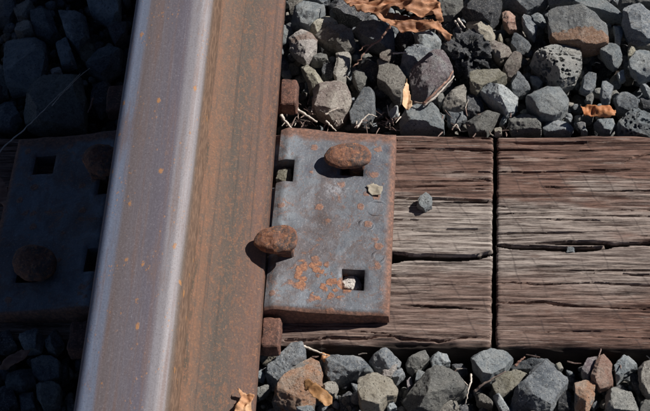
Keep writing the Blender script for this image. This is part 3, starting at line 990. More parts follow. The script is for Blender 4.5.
 ([(360,378),(371,375),(390,382),(398,390),(396,397),(387,401),(380,411),(365,413),(360,405),(359,392)], 'cream', 'big beige pitted stone at the bottom of the photo', 0),
 ([(370,362),(380,353),(390,353),(401,359),(399,367),(388,372),(376,373),(370,368)], 'blue', 'blue chunk of stone with a pink-white chip below it, next to the tie', -10),
 ([(362,371),(369,366),(374,374),(366,376)], 'light', 'small pale blue stone up against the big beige stone', -12),
 ([(380,373),(398,366),(391,378),(382,379)], 'white', 'pink-white wedge chip under the blue chunk', -9),
 ([(392,378),(401,368),(405,375),(396,383)], 'blue', 'small blue stone up and right of the big beige stone', -12),
 ([(406,364),(418,357),(425,352),(429,361),(413,373),(407,370)], 'grey', 'grey split stone close to the tie above the big olive-grey stone', -12),
 ([(430,359),(436,355),(447,357),(450,364),(440,369),(433,368)], 'light', 'pale blue stone on top of the big olive-grey stone', -12),
 ([(415,386),(419,370),(424,374),(430,377),(420,384)], 'light', 'pale pointed stone left of the big olive-grey stone', -12),
 ([(404,402),(416,388),(433,373),(445,370),(456,378),(467,389),(464,394),(447,402),(437,412),(410,413)], 'grey', 'big olive-grey angular stone left of the white twig', -7),
 ([(386,404),(390,400),(397,409),(388,413)], 'light', 'tiny pale blue stone at the bottom edge right of the beige stone', -10),
 ([(407,382),(411,377),(413,385),(408,394)], 'purple', 'narrow purple-grey stone right of the big beige stone', -16),
 ([(471,356),(490,353),(503,353),(513,361),(504,373),(490,382),(484,383),(473,366)], 'light', 'heart-shaped pale stone next to the tie below the saw cut', -9),
 ([(492,385),(508,376),(526,371),(529,377),(513,392),(501,400),(495,394)], 'olive', 'olive speckled elongated stone below the heart-shaped one', -11),
 ([(511,367),(521,361),(545,362),(558,365),(550,372),(530,371),(514,371)], 'blue', 'low flat blue stone right of the heart-shaped stone', -14),
 ([(511,404),(516,394),(528,385),(531,371),(545,367),(556,372),(567,381),(567,386),(557,398),(550,412),(512,413)], 'blue', 'largest dark blue-grey stone in front of the tie', -9),
 ([(475,393),(480,393),(493,405),(492,408),(477,404)], 'warm', 'small grey wedge stone right of the white twig', -14),
 ([(493,397),(499,397),(511,411),(502,413)], 'light', 'narrow pale stone left of the largest blue-grey stone', -11),
 ([(435,409),(446,403),(455,399),(459,408),(452,414),(437,414)], 'warm', 'beige speckled stone at the bottom edge under the olive-grey stone', -12),
 ([(592,374),(597,362),(604,357),(612,364),(611,375),(613,385),(600,390),(591,381)], 'pink', 'pink-orange stone in front of the tie', -8),
 ([(581,373),(587,361),(597,358),(593,372),(590,381),(583,378)], 'purple', 'dark purple-grey stone stuck to the left of the pink-orange stone', -11),
 ([(614,368),(623,358),(628,359),(637,368),(624,375),(617,382)], 'light', 'pale blue pointed stone right of the pink-orange stone', -9),
 ([(638,371),(650,362),(660,370),(657,395),(648,397),(640,388)], 'warm', 'warm grey stone at the right edge in front of the tie', -8),
 ([(606,394),(614,391),(630,395),(639,411),(606,414)], 'grey', 'broad grey stone in the bottom right part of the photo', -8),
 ([(575,383),(581,380),(595,386),(594,399),(588,412),(575,411)], 'orange', 'orange and blue mottled stone right of the largest blue-grey stone', -10),
 ([(558,394),(566,391),(571,397),(570,411),(558,412)], 'dark', 'dark small stone between largest blue-grey and mottled stones', -16),
 ([(555,366),(560,363),(563,369),(558,371)], 'olive', 'tiny yellow-green pebble on the largest blue-grey stone', -2),
 ([(630,376),(636,373),(642,385),(640,395),(632,386)], 'dark', 'dark stone left of the warm grey stone at the right edge', -15),
 ([(641,404),(652,400),(660,408),(650,416),(640,413)], 'grey', 'grey stone in the bottom right corner', -12),
 ([(536,409),(546,414),(540,420),(530,418)], 'blue', 'blue stone just below the largest blue-grey stone', -22),
 ([(452,368),(462,365),(468,372),(460,377)], 'dark', 'small dark stone left of the heart-shaped stone', -18),
 ([(340,400),(350,394),(358,404),(350,413),(340,411)], 'dark', 'dark stone in the shade left of the big beige stone', -26),
 # ---- shaded side, left of the rail
 ([(9,55),(10,36),(28,37),(45,44),(46,67),(41,90),(12,93),(8,76)], 'light', 'largest blue-grey block in the shade left of the rail', -8),
 ([(32,16),(50,11),(59,37),(50,41),(34,33)], 'blue', 'shaded blue stone above the largest block', -10),
 ([(60,17),(84,12),(90,40),(79,52),(68,40)], 'blue', 'shaded dark blue stone between largest block and rail head', -10),
 ([(56,44),(66,38),(76,66),(62,68)], 'light', 'shaded narrow upright stone right of the largest block', -9),
 ([(88,-4),(120,-4),(120,15),(108,23),(91,12)], 'light', 'shaded pale stone at the top edge touching the rail', -9),
 ([(-6,-4),(14,-4),(17,14),(8,26),(-6,24)], 'blue', 'shaded stone in the top left corner', -20),
 ([(-6,66),(6,68),(10,84),(8,96),(-6,96)], 'grey', 'shaded stone at the left edge beside the largest block', -12),
 ([(26,120),(35,100),(50,88),(70,74),(80,85),(86,105),(84,130),(45,131),(28,128)], 'grey', 'shaded big speckled stone crossed by the long straw behind the tie', -7),
 ([(88,70),(100,55),(122,50),(120,68),(105,80)], 'blue', 'shaded blue stone against the rail above the anchor end', -8),
 ([(80,48),(92,45),(98,58),(90,66),(82,62)], 'olive', 'shaded greenish small stone near the long straw tip', -16),
 ([(108,30),(128,20),(126,36),(115,44)], 'purple', 'shaded purple stone against the rail near the top', -10),
 ([(92,105),(95,85),(110,82),(108,110),(100,118)], 'dark', 'shaded dark stone between speckled stone and rail', -14),
 ([(-4,128),(0,104),(12,104),(22,120),(14,130)], 'blue', 'shaded stone at the left edge behind the tie', -12),
 ([(14,10),(28,2),(36,10),(28,20),(18,20)], 'grey', 'shaded small grey stone right of the corner stone', -12),
 ([(18,26),(30,22),(34,34),(24,36),(16,34)], 'warm', 'shaded small pale stone on top of the largest block', -8),
 ([(52,72),(60,69),(64,78),(54,84)], 'white', 'shaded small whitish stone between largest block and narrow stone', -10),
 ([(8,376),(20,368),(34,372),(36,385),(24,392),(8,390)], 'blue', 'shaded stone below the brown leaf at lower left', -10),
 ([(32,362),(45,357),(62,366),(60,380),(45,384),(34,376)], 'blue', 'shaded stone right of the brown leaf at lower left', -8),
 ([(38,388),(52,384),(62,390),(60,406),(45,410),(38,400)], 'grey', 'shaded squarish stone near the bottom edge beside the rail', -9),
 ([(-5,405),(0,388),(14,390),(18,405),(4,414)], 'dark', 'shaded stone in the bottom left corner', -12),
 ([(20,392),(34,394),(36,410),(22,413)], 'blue', 'shaded narrow stone at the bottom edge left of the squarish one', -12),
 ([(62,360),(68,356),(68,380),(62,384)], 'dark', 'shaded thin stone squeezed against the rail at lower left', -12),
 ([(20,340),(34,330),(44,338),(40,350),(26,352)], 'blue', 'shaded stone lying on the tie end below the plate', 2),
 ([(46,336),(58,331),(64,344),(56,354),(47,350)], 'blue', 'shaded stone on the tie beside the anchor end', 2),
 ([(-5,350),(-4,335),(10,332),(16,345),(4,352)], 'dark', 'shaded dark stone on the tie at the left edge', 2),
]
for row in S:
    pts, mt, lab, z = row
    stone(pts, mt, lab, z)

# pitted (vesicular) rocks
stone([(530,58),(538,51),(552,48),(577,48),(580,58),(581,68),(575,82),(562,88),(552,85),(548,78),(540,70),(533,64)], 'pale',
      'pitted pale grey volcanic stone full of round holes', -4, level=7, rough=0.5, pits=(420, 1.75, 2.3), group=None)
stone([(455,44),(463,39),(475,38),(486,44),(491,54),(490,66),(480,70),(468,74),(458,70),(448,66),(446,55)], 'dark',
      'black crusty cinder with deep pits below the cream stone', -8, level=6, pits=(260, 3.4, 2.0), rough=2.0, group=None)
stone([(616,127),(626,119),(637,113),(650,118),(655,126),(652,135),(622,135)], 'light',
      'pitted grey stone against the tie at the right photo edge', -7, level=6, rough=0.6, pits=(150, 1.5, 2.0), group=None)
# pebbles on the tie and in the plate hole
o = stone([(417,206),(419,199),(426,194),(432,197),(432,206),(425,210)], 'light', 'single blue-grey pebble lying on the weathered tie', 4, h=4, group=None, name='pebble', cat='pebble')
stone([(566,253),(568,248),(574,249),(575,252)], 'light', 'tiny greenish pebble caught in the crack of the tie end', 0, h=3, group=None, name='pebble', cat='pebble')
stone([(342,290),(342,281),(350,275),(359,279),(361,286),(356,291)], 'white', 'whitish gravel bit lying inside the open plate hole', 3, h=6, group=None, name='pebble', cat='pebble', rough=1.6)
stone([(277,184),(277,172),(284,168),(291,172),(292,182),(286,187)], 'olive', 'tan grit plug filling the notch beside the rail foot', 12, h=7, group=None, name='pebble', cat='pebble', rough=1.5)

# ------------------------------------------------------------------ loose gravel below, beyond and between (nobody could count it)
POOL = []
rsg = np.random.RandomState(11)
for k in range(26):
    n_ = rsg.randint(5, 9)
    an = np.sort(rsg.uniform(0, 2 * math.pi, n_)) + np.linspace(0, 2 * math.pi, n_, endpoint=False) * 0.0
    an = np.linspace(0, 2 * math.pi, n_, endpoint=False) + rsg.uniform(-0.3, 0.3, n_)
    ra = rsg.uniform(0.7, 1.2, n_)
    P = np.stack([ra * np.cos(an), ra * np.sin(an) * rsg.uniform(0.55, 1)], 1) * 20
    V, F = stone_shape(P, 14, 14, 900 + k, 3 if k % 2 else 4, facets=9)
    POOL.append((V / 20.0, F))


def scatter(name, label, items, mats, odd=1):
    """one joined mesh out of many stones: items = (x, y, z, size)"""
    Vs, Fs, Mi, b_ = [], [], [], 0
    for (x_, y_, z_, s_) in items:
        V, F = POOL[rsg.randint(len(POOL) // 2) * 2 + odd]
        q = rsg.normal(size=4)
        q /= np.linalg.norm(q)
        w_, a_, c_, d_ = q
        Rm = np.array([[1 - 2 * (c_ * c_ + d_ * d_), 2 * (a_ * c_ - d_ * w_), 2 * (a_ * d_ + c_ * w_)],
                       [2 * (a_ * c_ + d_ * w_), 1 - 2 * (a_ * a_ + d_ * d_), 2 * (c_ * d_ - a_ * w_)],
                       [2 * (a_ * d_ - c_ * w_), 2 * (c_ * d_ + a_ * w_), 1 - 2 * (a_ * a_ + c_ * c_)]])
        Vs.append((V * s_) @ Rm.T + np.array([x_, y_, z_]))
        Fs.append(F + b_)
        Mi.append(np.full(len(F), rsg.randint(len(mats))))
        b_ += len(V)
    o = mesh_obj(name, np.concatenate(Vs), np.concatenate(Fs), ST[mats[0]])
    for m_ in mats[1:]:
        o.data.materials.append(ST[m_])
    o.data.polygons.foreach_set('material_index', np.concatenate(Mi).astype(np.int32))
    o['kind'] = 'stuff'
    o['label'] = label
    return o


def on_tie(y_, s_):
    return TY0 - s_ - 2 < y_ < TY1 + s_ + 2


def in_view(x_, y_):
    d = CAM_M.T @ (np.array([x_, y_, -15.0]) - CAM_POS)
    u = PW / 2 + F_PX * d[0] / -d[2]
    v = PH / 2 - F_PX * d[1] / -d[2]
    return -12 < u < 662 and -12 < v < 423


items = []
for gx in np.arange(-450, 760, 21):
    for gy in np.arange(-450, 520, 21):
        x_, y_ = gx + rsg.uniform(-8, 8), gy + rsg.uniform(-8, 8)
        s_ = rsg.uniform(9, 17)
        if on_tie(y_, s_):
            continue
        items.append((x_, y_, -54 + rsg.uniform(-8, 6), s_))
scatter('ballast_bed', 'deep layer of grey ballast filling the gaps between the larger stones', items, ['blue', 'grey', 'dark', 'warm'])
items = []
for gx in np.arange(-450, 760, 30):
    for gy in np.arange(-450, 520, 30):
        x_, y_ = gx + rsg.uniform(-10, 10), gy + rsg.uniform(-10, 10)
        s_ = rsg.uniform(15, 24)
        if on_tie(y_, s_) or in_view(x_, y_):
            continue
        items.append((x_, y_, -16 + rsg.uniform(-8, 6), s_))
scatter('ballast_surface', 'grey ballast stones going on beyond the photo edges', items, ['blue', 'grey', 'light', 'warm', 'dark', 'purple'], 0)
# small chips and grit in the gaps
items = []
for k in range(1700):
    px_ = rsg.uniform(-5, 655)
    py_ = rsg.uniform(-5, 130) if rsg.rand() < 0.6 else rsg.uniform(356, 416)
    z_ = rsg.uniform(-42, -20)
    p_ = at(px_, py_, z_)
    s_ = rsg.uniform(2.5, 8)
    if on_tie(p_[1], s_):
        continue
    items.append((p_[0], p_[1], z_, s_))
scatter('stone_chips', 'small stone chips and grit lying in the gaps of the ballast', items, ['grey', 'blue', 'dark', 'warm', 'blue'])

# ------------------------------------------------------------------ spikes
def cap_shape(P, h, dn, seed):
    nr, na = 26, 96
    th = np.linspace(-math.pi, math.pi, na, endpoint=False)
    rho = poly_radius(P, th)
    rho = (rho + np.roll(rho, 1) + np.roll(rho, -1) + np.roll(rho, 2) + np.roll(rho, -2)) / 5
    rings = [(q, 1, 0) for q in np.linspace(0.04, 0.97, nr)] + [(1.0, 0.5, 0), (1.01, 0, 0), (1.0, -0.5, 0), (0.96, -0.9, 0), (0.85, -1, 0), (0.5, -1, 0), (0.05, -1, 0)]
    V = []
    for q, m_, _q in rings:
        x_, y_ = np.cos(th) * rho * q, np.sin(th) * rho * q
        if m_ == 1:
            z_ = 1.6 + h * (1 - q ** 3.2)
            # hammered: a flattened top and two worn slopes
            z_ = np.minimum(z_, 1.6 + h * 0.86 + 0.03 * x_)
            z_ = np.minimum(z_, 1.0 + h * 0.9 - 0.10 * y_ - 0.16 * x_)
        else:
            z_ = np.full(na, 1.6 * max(m_, 0) + dn * min(m_, 0) * 1.0)
        V.append(np.stack([x_, y_, z_], 1))
    V = np.concatenate(V)
    V = V + np.array([0, 0, 1.0]) * (0.5 * fbm(V / 5.0 + seed, 4, seed)[:, None]) + (V / (np.linalg.norm(V, axis=1)[:, None] + 1e-6)) * (0.35 * fbm(V / 7.0 + seed, 3, seed + 3)[:, None])
    F = []
    R_ = len(rings)
    for i in range(R_ - 1):
        for k in range(na):
            F.append((i * na + k, (i + 1) * na + k, (i + 1) * na + (k + 1) % na, i * na + (k + 1) % na))
    F.append(tuple(range(na)))
    F.append(tuple((R_ - 1) * na + k for k in range(na - 1, -1, -1)))
    return V, F


def spike(pts, z, label, shank, tilt=(0, 0), h=9, dn=5):
    W = np.array([at(a_, b_, z)[:2] for a_, b_ in pts])
    c = poly_centroid(W)
    SEED[0] += 1
    root = empty('rail_spike', (c[0], c[1], z))
    tag(root, label, 'spike', 'rusty spikes of the tie plate')
    V, F = cap_shape(W - c, h, dn, SEED[0])
    hd = mesh_obj('spike_head', V, F, M_SPIKE, None)
    hd.parent = root
    hd.rotation_euler = (math.radians(tilt[0]), math.radians(tilt[1]), 0)
    sx, sy, w_, depth = shank
    Vv = []
    prof = [(-1.0, w_ + 1), (-dn * 0.6, w_ + 0.6), (-dn - 4, w_), (-depth * 0.5, w_ * 1.0), (-depth, w_ * 0.98)]
    for zz, ww in prof:
        for k, (ax_, ay_) in enumerate(((-1, -.8), (-.8, -1), (.8, -1), (1, -.8), (1, .8), (.8, 1), (-.8, 1), (-1, .8))):
            Vv.append((sx + ax_ * ww, sy + ay_ * ww, zz))
    Ff = [(k * 8 + i, k * 8 + (i + 1) % 8, (k + 1) * 8 + (i + 1) % 8, (k + 1) * 8 + i) for k in range(len(prof) - 1) for i in range(8)]
    Ff = [tuple(reversed(f)) for f in Ff] + [tuple(range(8)), tuple(len(Vv) - 8 + i for i in range(7, -1, -1))]
    sh = mesh_obj('shank', Vv, Ff, M_SPIKE, None, smooth=False)
    sh.parent = root
    return root


spike([(252.5,240),(256,234),(262,230),(272,227.5),(287,226.5),(296,231),(298.5,240),(295,248),(288,252),(276,253.5),(262,250),(255,245)], 44,
      'rusty spike driven against the rail foot, its lip hooked over the foot', (6, 2, 7, 52), tilt=(4, -6), h=3.8, dn=2.6)
spike([(323.5,158),(328,150),(339,146),(355,144.5),(367,147.5),(372,154),(370,161),(359,166),(341,167.5),(328,164)], 29,
      'rusty spike standing raised out of the plate, left of the mud flake', (7, 2, 7, 55), tilt=(6, 2), h=4.0, dn=2.6)
spike([(12,262),(16,251),(26,246),(40,246),(52,251),(57,261),(54,273),(42,280),(26,280),(15,273)], 28,
      'shaded rusty spike on the left wing of the tie plate', (0, 0, 8, 44), h=6, dn=3)
spike([(82,160),(86,150),(96,145),(110,146),(120,153),(122,163),(116,173),(102,176),(88,171)], 42,
      'shaded spike against the far side of the rail foot, mostly hidden by the rail', (-5, 0, 8, 50), h=6, dn=3)

# ------------------------------------------------------------------ rail anchors
def anchor(yc, label, xr, xl, w_=12.5, zt=15.0):
    c_, s_ = math.cos(YAW), math.sin(YAW)
    root = empty('rail_anchor', (0, 0, 0), YAW)
    tag(root, label, 'rail anchor', 'rail anchors under the rail foot')

    def block(name, x0, x1, y0, y1, z0, z1, seed, ch=2.2):
        bm = bmesh.new()
        bmesh.ops.create_cube(bm, size=1)
        for v in bm.verts:
            v.co = Vector(((x0 + x1) / 2 + v.co.x * (x1 - x0), (y0 + y1) / 2 + v.co.y * (y1 - y0), (z0 + z1) / 2 + v.co.z * (z1 - z0)))
        bmesh.ops.bevel(bm, geom=list(bm.edges), offset=ch, segments=3, profile=0.6, affect='EDGES')
        bmesh.ops.subdivide_edges(bm, edges=list(bm.edges), cuts=4, use_grid_fill=True)
        co = np.array([v.co[:] for v in bm.verts])
        d_ = 0.9 * fbm(co / 8.0, 3, seed)
        bm.normal_update()
        for v, q in zip(bm.verts, d_):
            v.co += v.normal * q
            v.co /= 1000.0
        me = bpy.data.meshes.new(name)
        bm.to_mesh(me)
        bm.free()
        me.polygons.foreach_set('use_smooth', [True] * len(me.polygons))
        me.materials.append(M_ANCHOR)
        o = bpy.data.objects.new(name, me)
        COL.objects.link(o)
        o.parent = root
        return o
    block('bar', xl, xr - 9, yc - w_, yc + w_, 1.5, zt - 1.5, 1)
    block('end_lug', xr - 16, xr, yc - w_ - 1, yc + w_ + 1, 0.8, zt + 2.5, 2, 3.5)
    block('end_lug', xl - 4, xl + 14, yc - w_ - 1, yc + w_ + 1, 0.8, zt + 2.5, 3, 3.5)
    return root


def railframe(px_, py_, z_):
    p = at(px_, py_, z_)
    return p[0] * math.cos(YAW) + p[1] * math.sin(YAW), -p[0] * math.sin(YAW) + p[1] * math.cos(YAW)


q1, q2 = railframe(280, 332, 16), railframe(297, 92, 16)
anchor(q1[1], 'rusty anchor bar under the rail, its end showing in front of the tie plate', q1[0], -92, 14, 15)
anchor(q2[1], 'rusty anchor bar under the rail, its end showing behind the tie plate', q2[0], -92, 15, 15)

# ------------------------------------------------------------------ leaves
def inside(P, X, Y):
    r = np.zeros(len(X), bool)
    n = len(P)
    for i in range(n):
        x1, y1 = P[i]
        x2, y2 = P[(i + 1) % n]
        c_ = ((y1 > Y) != (y2 > Y)) & (X < (x2 - x1) * (Y - y1) / (y2 - y1 + 1e-12) + x1)
        r ^= c_
    return r


def leaf(pts, z, hfun, mat, label, step=0.9, name='dry_leaf', thick=0.5, seed=0, parent=None, cat='leaf', group='dry leaves on the ballast'):
    W = np.array([at(a_, b_, z)[:2] for a_, b_ in pts])
    c = W.mean(0)
    W = W - c
    lo, hi = W.min(0) - 1, W.max(0) + 1
    xs, ys = np.arange(lo[0], hi[0], step), np.arange(lo[1], hi[1], step)
    X, Y = np.meshgrid(xs, ys, indexing='ij')
    wob = 0.7 * fbm(np.stack([X.ravel() / 4, Y.ravel() / 4, X.ravel() * 0], 1), 2, seed + 3)
    wob = wob * (0.45 if parent is not None else 1.0)
    ins = inside(W, X.ravel() + wob, Y.ravel() + wob).reshape(X.shape)
    idx = -np.ones(X.shape, int)
    cell = ins[:-1, :-1] & ins[1:, :-1] & ins[1:, 1:] & ins[:-1, 1:]
    use = np.zeros(X.shape, bool)
    for a_, b_ in ((0, 0), (1, 0), (1, 1), (0, 1)):
        use[a_:a_ + cell.shape[0], b_:b_ + cell.shape[1]] |= cell
    idx[use] = np.arange(use.sum())
    Xu, Yu = X[use], Y[use]
    u = (Xu - lo[0]) / (hi[0] - lo[0])
    v = (Yu - lo[1]) / (hi[1] - lo[1])
    Z = hfun(Xu, Yu, u, v)
    Vv = np.stack([Xu, Yu, Z], 1)
    ii, jj = np.nonzero(cell)
    F = np.stack([idx[ii, jj], idx[ii + 1, jj], idx[ii + 1, jj + 1], idx[ii, jj + 1]], 1)
    o = mesh_obj(name, Vv + np.array([c[0], c[1], z]), F, mat, loc=(c[0], c[1], z))
    sm = o.modifiers.new('solid', 'SOLIDIFY')
    sm.thickness = thick / 1000.0
    sub = o.modifiers.new('soft', 'SMOOTH')
    sub.iterations = 6
    sub.factor = 0.5
    if parent is not None:
        o.parent = parent
        o.location = o.location - parent.location
    else:
        tag(o, label, cat, group)
    return o


def crumple(amp, lx, ly, seed, ang=0.0, extra=None):
    def f(X, Y, u, v):
        ca, sa = math.cos(ang), math.sin(ang)
        A, B = X * ca + Y * sa, -X * sa + Y * ca
        n = fbm(np.stack([A / lx, B / ly, A * 0], 1), 3, seed)
        z = amp * (1 - 2 * np.abs(n))
        if extra is not None:
            z = z + extra(X, Y, u, v)
        return z
    return f


lroot = empty('crumpled_leaf', at(400, 12, 0))
tag(lroot, 'large crumpled tan leaf curled up at the top edge', 'leaf')
# upper blade, the rolled lower rim and the torn tip
def fold(amp, seed, ang, ex):
    b_ = crumple(amp, 24, 10, seed, ang, ex)
    return lambda X, Y, u, v: b_(X, Y, u, v) + 1.5 * (1 - 2 * np.abs(fbm(np.stack([(X + Y * 0.5) / 22, (Y - X * 0.3) / 4.5, X * 0], 1), 2, seed + 4)))


leaf([(338,-12),(343,0),(349,9),(357,14),(366,16),(376,16),(386,17),(391,13),(396,11),(402,12),(406,17),(413,18),(424,17),(432,19),(438,25),(444,27),(444,20),(441,6),(437,-4),(431,-12)], 22,
     fold(5.5, 5, 0.35, lambda X, Y, u, v: 3 * np.sin(v * 4.0) + 3 * np.sin(u * 9 + v * 3)), M_LEAF, '', parent=lroot, name='leaf_blade', step=1.0)
leaf([(372,17),(382,18),(390,21),(400,23),(412,21),(424,20),(434,23),(444,30),(453,37),(451,45),(444,43),(436,38),(427,36),(416,36),(404,36),(394,33),(386,28),(378,23)], 26,
     fold(4.5, 8, -0.5, lambda X, Y, u, v: 5 * np.sin(np.clip(v, 0, 1) * math.pi) + 2 * np.sin(u * 9)), M_LEAF, '', parent=lroot, name='leaf_rim', step=1.0)
leaf([(368,10),(385,12),(400,14),(420,16),(440,20),(444,30),(425,26),(400,24),(380,18)], 10,
     crumple(3, 22, 10, 15), M_LEAF_BR, '', parent=lroot, name='inner_fold', step=1.2)
leaf([(402,99),(405,88),(407,79),(410,88),(412,99),(413,108),(408,113),(403,108)], 10,
     crumple(2.0, 9, 20, 3, 0, lambda X, Y, u, v: 4 * np.abs(u - 0.5) * 2 + 3 * v), M_LEAF_PALE, 'small pale orange leaf standing between two stones behind the tie')
leaf([(579,110),(584,106),(592,107),(602,108),(610,109),(617,114),(616,119),(606,120),(594,119),(584,118)], 6,
     crumple(2.5, 7, 12, 13, 0, lambda X, Y, u, v: 5 * np.sin(np.clip(v, 0, 1) * math.pi)), M_LEAF_OR, 'bright orange curled leaf on stones behind the tie')
leaf([(303,381),(306,380),(312,381),(320,386),(329,392),(334,399),(332,406),(326,409),(318,405),(310,397),(304,389)], 12,
     crumple(2.2, 12, 9, 23, -0.7, lambda X, Y, u, v: 3 * np.sin(u * math.pi)), M_LEAF_YEL, 'ochre oval leaf lying on the orange-pink stone')
leaf([(234,420),(237,408),(241,400),(238,394),(240,390),(245,394),(249,396),(254,395),(256,399),(253,406),(252,420)], 34,
     crumple(4, 9, 14, 33, 0.6, lambda X, Y, u, v: 8 - 8 * u), M_LEAF_OR2, 'pale torn leaf hanging over the rail foot at the bottom')
leaf([(-2,369),(3,360),(10,354),(22,349),(31,351),(29,357),(20,363),(8,369),(-2,372)], 8,
     crumple(2, 14, 9, 43), M_LEAF_BR, 'shaded brown oval leaf at the lower left')
leaf([(-4,178),(2,177),(7,184),(11,196),(11,207),(5,209),(-2,203)], 12,
     crumple(2, 14, 9, 53), M_LEAF_BR, 'shaded brown leaf beside the left end of the tie plate')
# mud flake on the plate
leaf([(366,185),(374,181.5),(384,187),(382,195),(373,196.5),(367,192)], 17.5, crumple(0.8, 8, 8, 63), M_MUD,
     'beige dried mud flake stuck on the tie plate', thick=0.5, name="mud_flake", cat='mud flake', group=None)

# ------------------------------------------------------------------ twigs and straws
def tube(pts3, rads, nseg=6):
    P = np.array(pts3, float)
    V, F = [], []
    for i in range(len(P)):
        d_ = P[min(i + 1, len(P) - 1)] - P[max(i - 1, 0)]
        d_ /= np.linalg.norm(d_) + 1e-9
        a_ = np.cross(d_, [0, 0, 1.0])
        if np.linalg.norm(a_) < 1e-3:
            a_ = np.array([1.0, 0, 0])
        a_ /= np.linalg.norm(a_)
        b_ = np.cross(a_, d_)
        for k in range(nseg):
            t_ = 2 * math.pi * k / nseg
            V.append(P[i] + rads[i] * (a_ * math.cos(t_) + b_ * math.sin(t_)))
    for i in range(len(P) - 1):
        for k in range(nseg):
            F.append((i * nseg + k, i * nseg + (k + 1) % nseg, (i + 1) * nseg + (k + 1) % nseg, (i + 1) * nseg + k))
    F.append(tuple(range(nseg - 1, -1, -1)))
    F.append(tuple((len(P) - 1) * nseg + k for k in range(nseg)))
    return V, F


def densify(pts, n=5, wob=0.5, seed=0):
    rs = np.random.RandomState(seed)
    P = np.array(pts, float)
    out = []
    for i in range(len(P) - 1):
        for k in range(n):
            out.append(P[i] + (P[i + 1] - P[i]) * k / n + rs.normal(0, wob, 3) * (1 if (i or k) else 0))
    out.append(P[-1])
    return out


def twig(px_pts, r, mat, label, name='twig', wob=0.22, cat='twig', group='loose twigs and straws on the ballast'):
    SEED[0] += 1
    P = densify([at(a_, b_, z_) for a_, b_, z_ in px_pts], 5, wob, SEED[0])
    rads = np.linspace(r, r * 0.5, len(P)) * (1 + 0.15 * np.sin(np.arange(len(P)) * 2.1))
    V, F = tube(P, rads)
    o = mesh_obj(name, V, F, mat, loc=P[0])
    return tag(o, label, cat, group)


twig([(391,24,22),(385,33,16),(378,41,12),(368,48,10),(361,58,6),(353,67,3)], 1.3, M_TWIG_RED, 'reddish branching twig reaching down from the crumpled leaf', wob=0.7)
twig([(374,44,11),(366,45,12),(359,51,10)], 0.9, M_TWIG_RED, 'short side twig near the red twig', wob=0.6)
twig([(393,54,5),(400,53,6),(408,53,6)], 1.0, M_TWIG, 'short white straw right of the red twig', name='straw', cat='straw')
twig([(458,19,10),(461,23,10),(465,28,8)], 1.5, M_TWIG, 'white straw above the cream elongated stone', name='straw', cat='straw')
twig([(455,21,6),(459,27,6),(462,33,4)], 1.1, M_TWIG, 'white straw left of the cream elongated stone', name='straw', cat='straw')
twig([(423,104,6),(431,97,10),(440,88,13),(448,80,14),(453,71,15)], 1.5, M_TWIG_RED, 'upper reddish stem of the twig bundle on the purple-grey stone')
twig([(424,106,5),(434,98,8),(444,88,10),(454,76,12)], 1.2, M_TWIG, 'bleached stem of the twig bundle on the purple-grey stone')
twig([(414,102,4),(424,104,5),(432,99,7)], 1.1, M_TWIG_DK, 'dark short stem at the foot of the twig bundle')
twig([(281,115,8),(284,120,6),(292,129,5)], 1.9, M_TWIG, 'thick white straw at the back corner of the tie plate', name='straw', cat='straw')
twig([(296,109,2),(306,115,3),(317,122,3)], 1.8, M_TWIG, 'white straw left of the large beige stone', name='straw', cat='straw')
twig([(325,115,16),(331,111,17),(338,108,17)], 1.0, M_TWIG, 'white straw lying on the large beige stone', name='straw', cat='straw')
twig([(357,128,10),(362,120,11),(369,114,12),(377,117,9)], 0.9, M_TWIG, 'bent thin straw over the blue egg-shaped stone', name='straw', cat='straw')
twig([(326,121,3),(332,127,3),(336,131,3)], 1.1, M_TWIG, 'small straw touching the plate behind the raised spike', name='straw', cat='straw')
twig([(300,345,-3),(306,347,-6),(316,351,-8),(326,355,-8)], 1.4, M_TWIG, 'pale stick in front of the tie above the orange-pink stone', name='straw', cat='straw')
twig([(322,357,-6),(332,359,-7),(345,361,-8),(361,364,-8)], 2.2, M_TWIG_OR, 'orange wood splinter in front of the tie', wob=0.9)
twig([(320,353,-8),(334,357,-9),(350,359,-9)], 1.0, M_TWIG_OR, 'thin orange splinter above the thicker one')
twig([(471,374,4),(471,382,5),(468,390,4),(467,398,1),(465,404,-3)], 0.9, M_TWIG, 'thin white twig between olive-grey and heart-shaped stones')
twig([(468,386,4),(464,381,2)], 0.7, M_TWIG, 'tiny side shoot of the thin white twig')
twig([(474,392,-2),(482,385,2),(492,379,4),(506,371,6)], 1.3, M_TWIG_DK, 'dark stem below the heart-shaped stone')
twig([(515,366,0),(520,361,2),(525,357,4)], 1.3, M_TWIG_RED, 'short pinkish twig right of the heart-shaped stone')
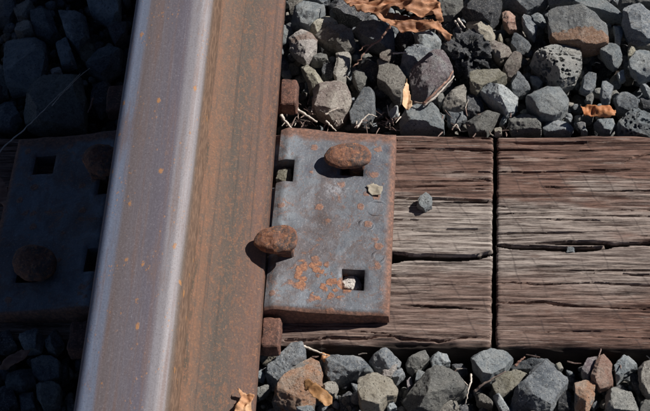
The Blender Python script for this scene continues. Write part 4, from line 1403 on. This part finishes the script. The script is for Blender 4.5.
twig([(-6,158,16),(8,143,18),(24,130,20),(40,114,20),(56,98,20),(68,86,20),(80,74,18)], 0.75, M_TWIG, 'long thin straw crossing the shaded stones to the left of the rail', wob=0.25, name='straw', cat='straw')
twig([(52,106,14),(62,94,16),(76,80,16),(90,68,14)], 0.6, M_TWIG, 'shorter thin straw beside the long one in the shade', wob=0.25, name='straw', cat='straw')
twig([(93,98,6),(91,106,4),(88,113,2)], 1.3, M_TWIG_RED, 'shaded red twig next to the rail behind the plate')
twig([(453,128,2),(456,124,4),(460,131,2)], 0.8, M_TWIG, 'tiny bent straw at the tie edge left of the saw cut', name='straw', cat='straw')

# fine plant litter behind the tie plate
Vs, Fs, b_ = [], [], 0
rl = np.random.RandomState(77)
for k in range(230):
    r_ = rl.rand()
    if r_ < 0.62:
        px_, py_ = rl.uniform(284, 345), rl.uniform(104, 128)
        if rl.rand() < 0.45:
            px_ = rl.uniform(355, 405)
            py_ = rl.uniform(112, 131)
    elif r_ < 0.8:
        px_, py_ = rl.uniform(440, 520), rl.uniform(108, 134)
    elif r_ < 0.9:
        px_, py_ = rl.uniform(280, 650), rl.uniform(354, 372)
    else:
        px_, py_ = rl.uniform(0, 640), rl.uniform(0, 130)
    z_ = rl.uniform(-16, 0)
    p0 = at(px_, py_, z_)
    L, an = rl.uniform(4, 13), rl.uniform(0, 2 * math.pi)
    p1 = p0 + np.array([math.cos(an) * L, math.sin(an) * L, rl.uniform(-3, 3)])
    pm = (p0 + p1) / 2 + rl.normal(0, 0.4, 3)
    rr_ = rl.uniform(0.3, 0.8)
    V, F = tube([p0, pm, p1], [rr_, rr_, rr_ * 0.5], 4)
    V = np.array(V)
    for f in F:
        Fs.append(tuple(i_ + b_ for i_ in f))
    Vs.append(V)
    b_ += len(V)
o = mesh_obj('plant_litter', np.concatenate(Vs), Fs, M_CHIP, smooth=False)
o.data.materials.append(M_TWIG)
for p_ in o.data.polygons:
    p_.material_index = 1 if (p_.index // 10) % 3 == 0 else 0
o['kind'] = 'stuff'
o['label'] = 'fine dry plant litter between the stones and the tie'
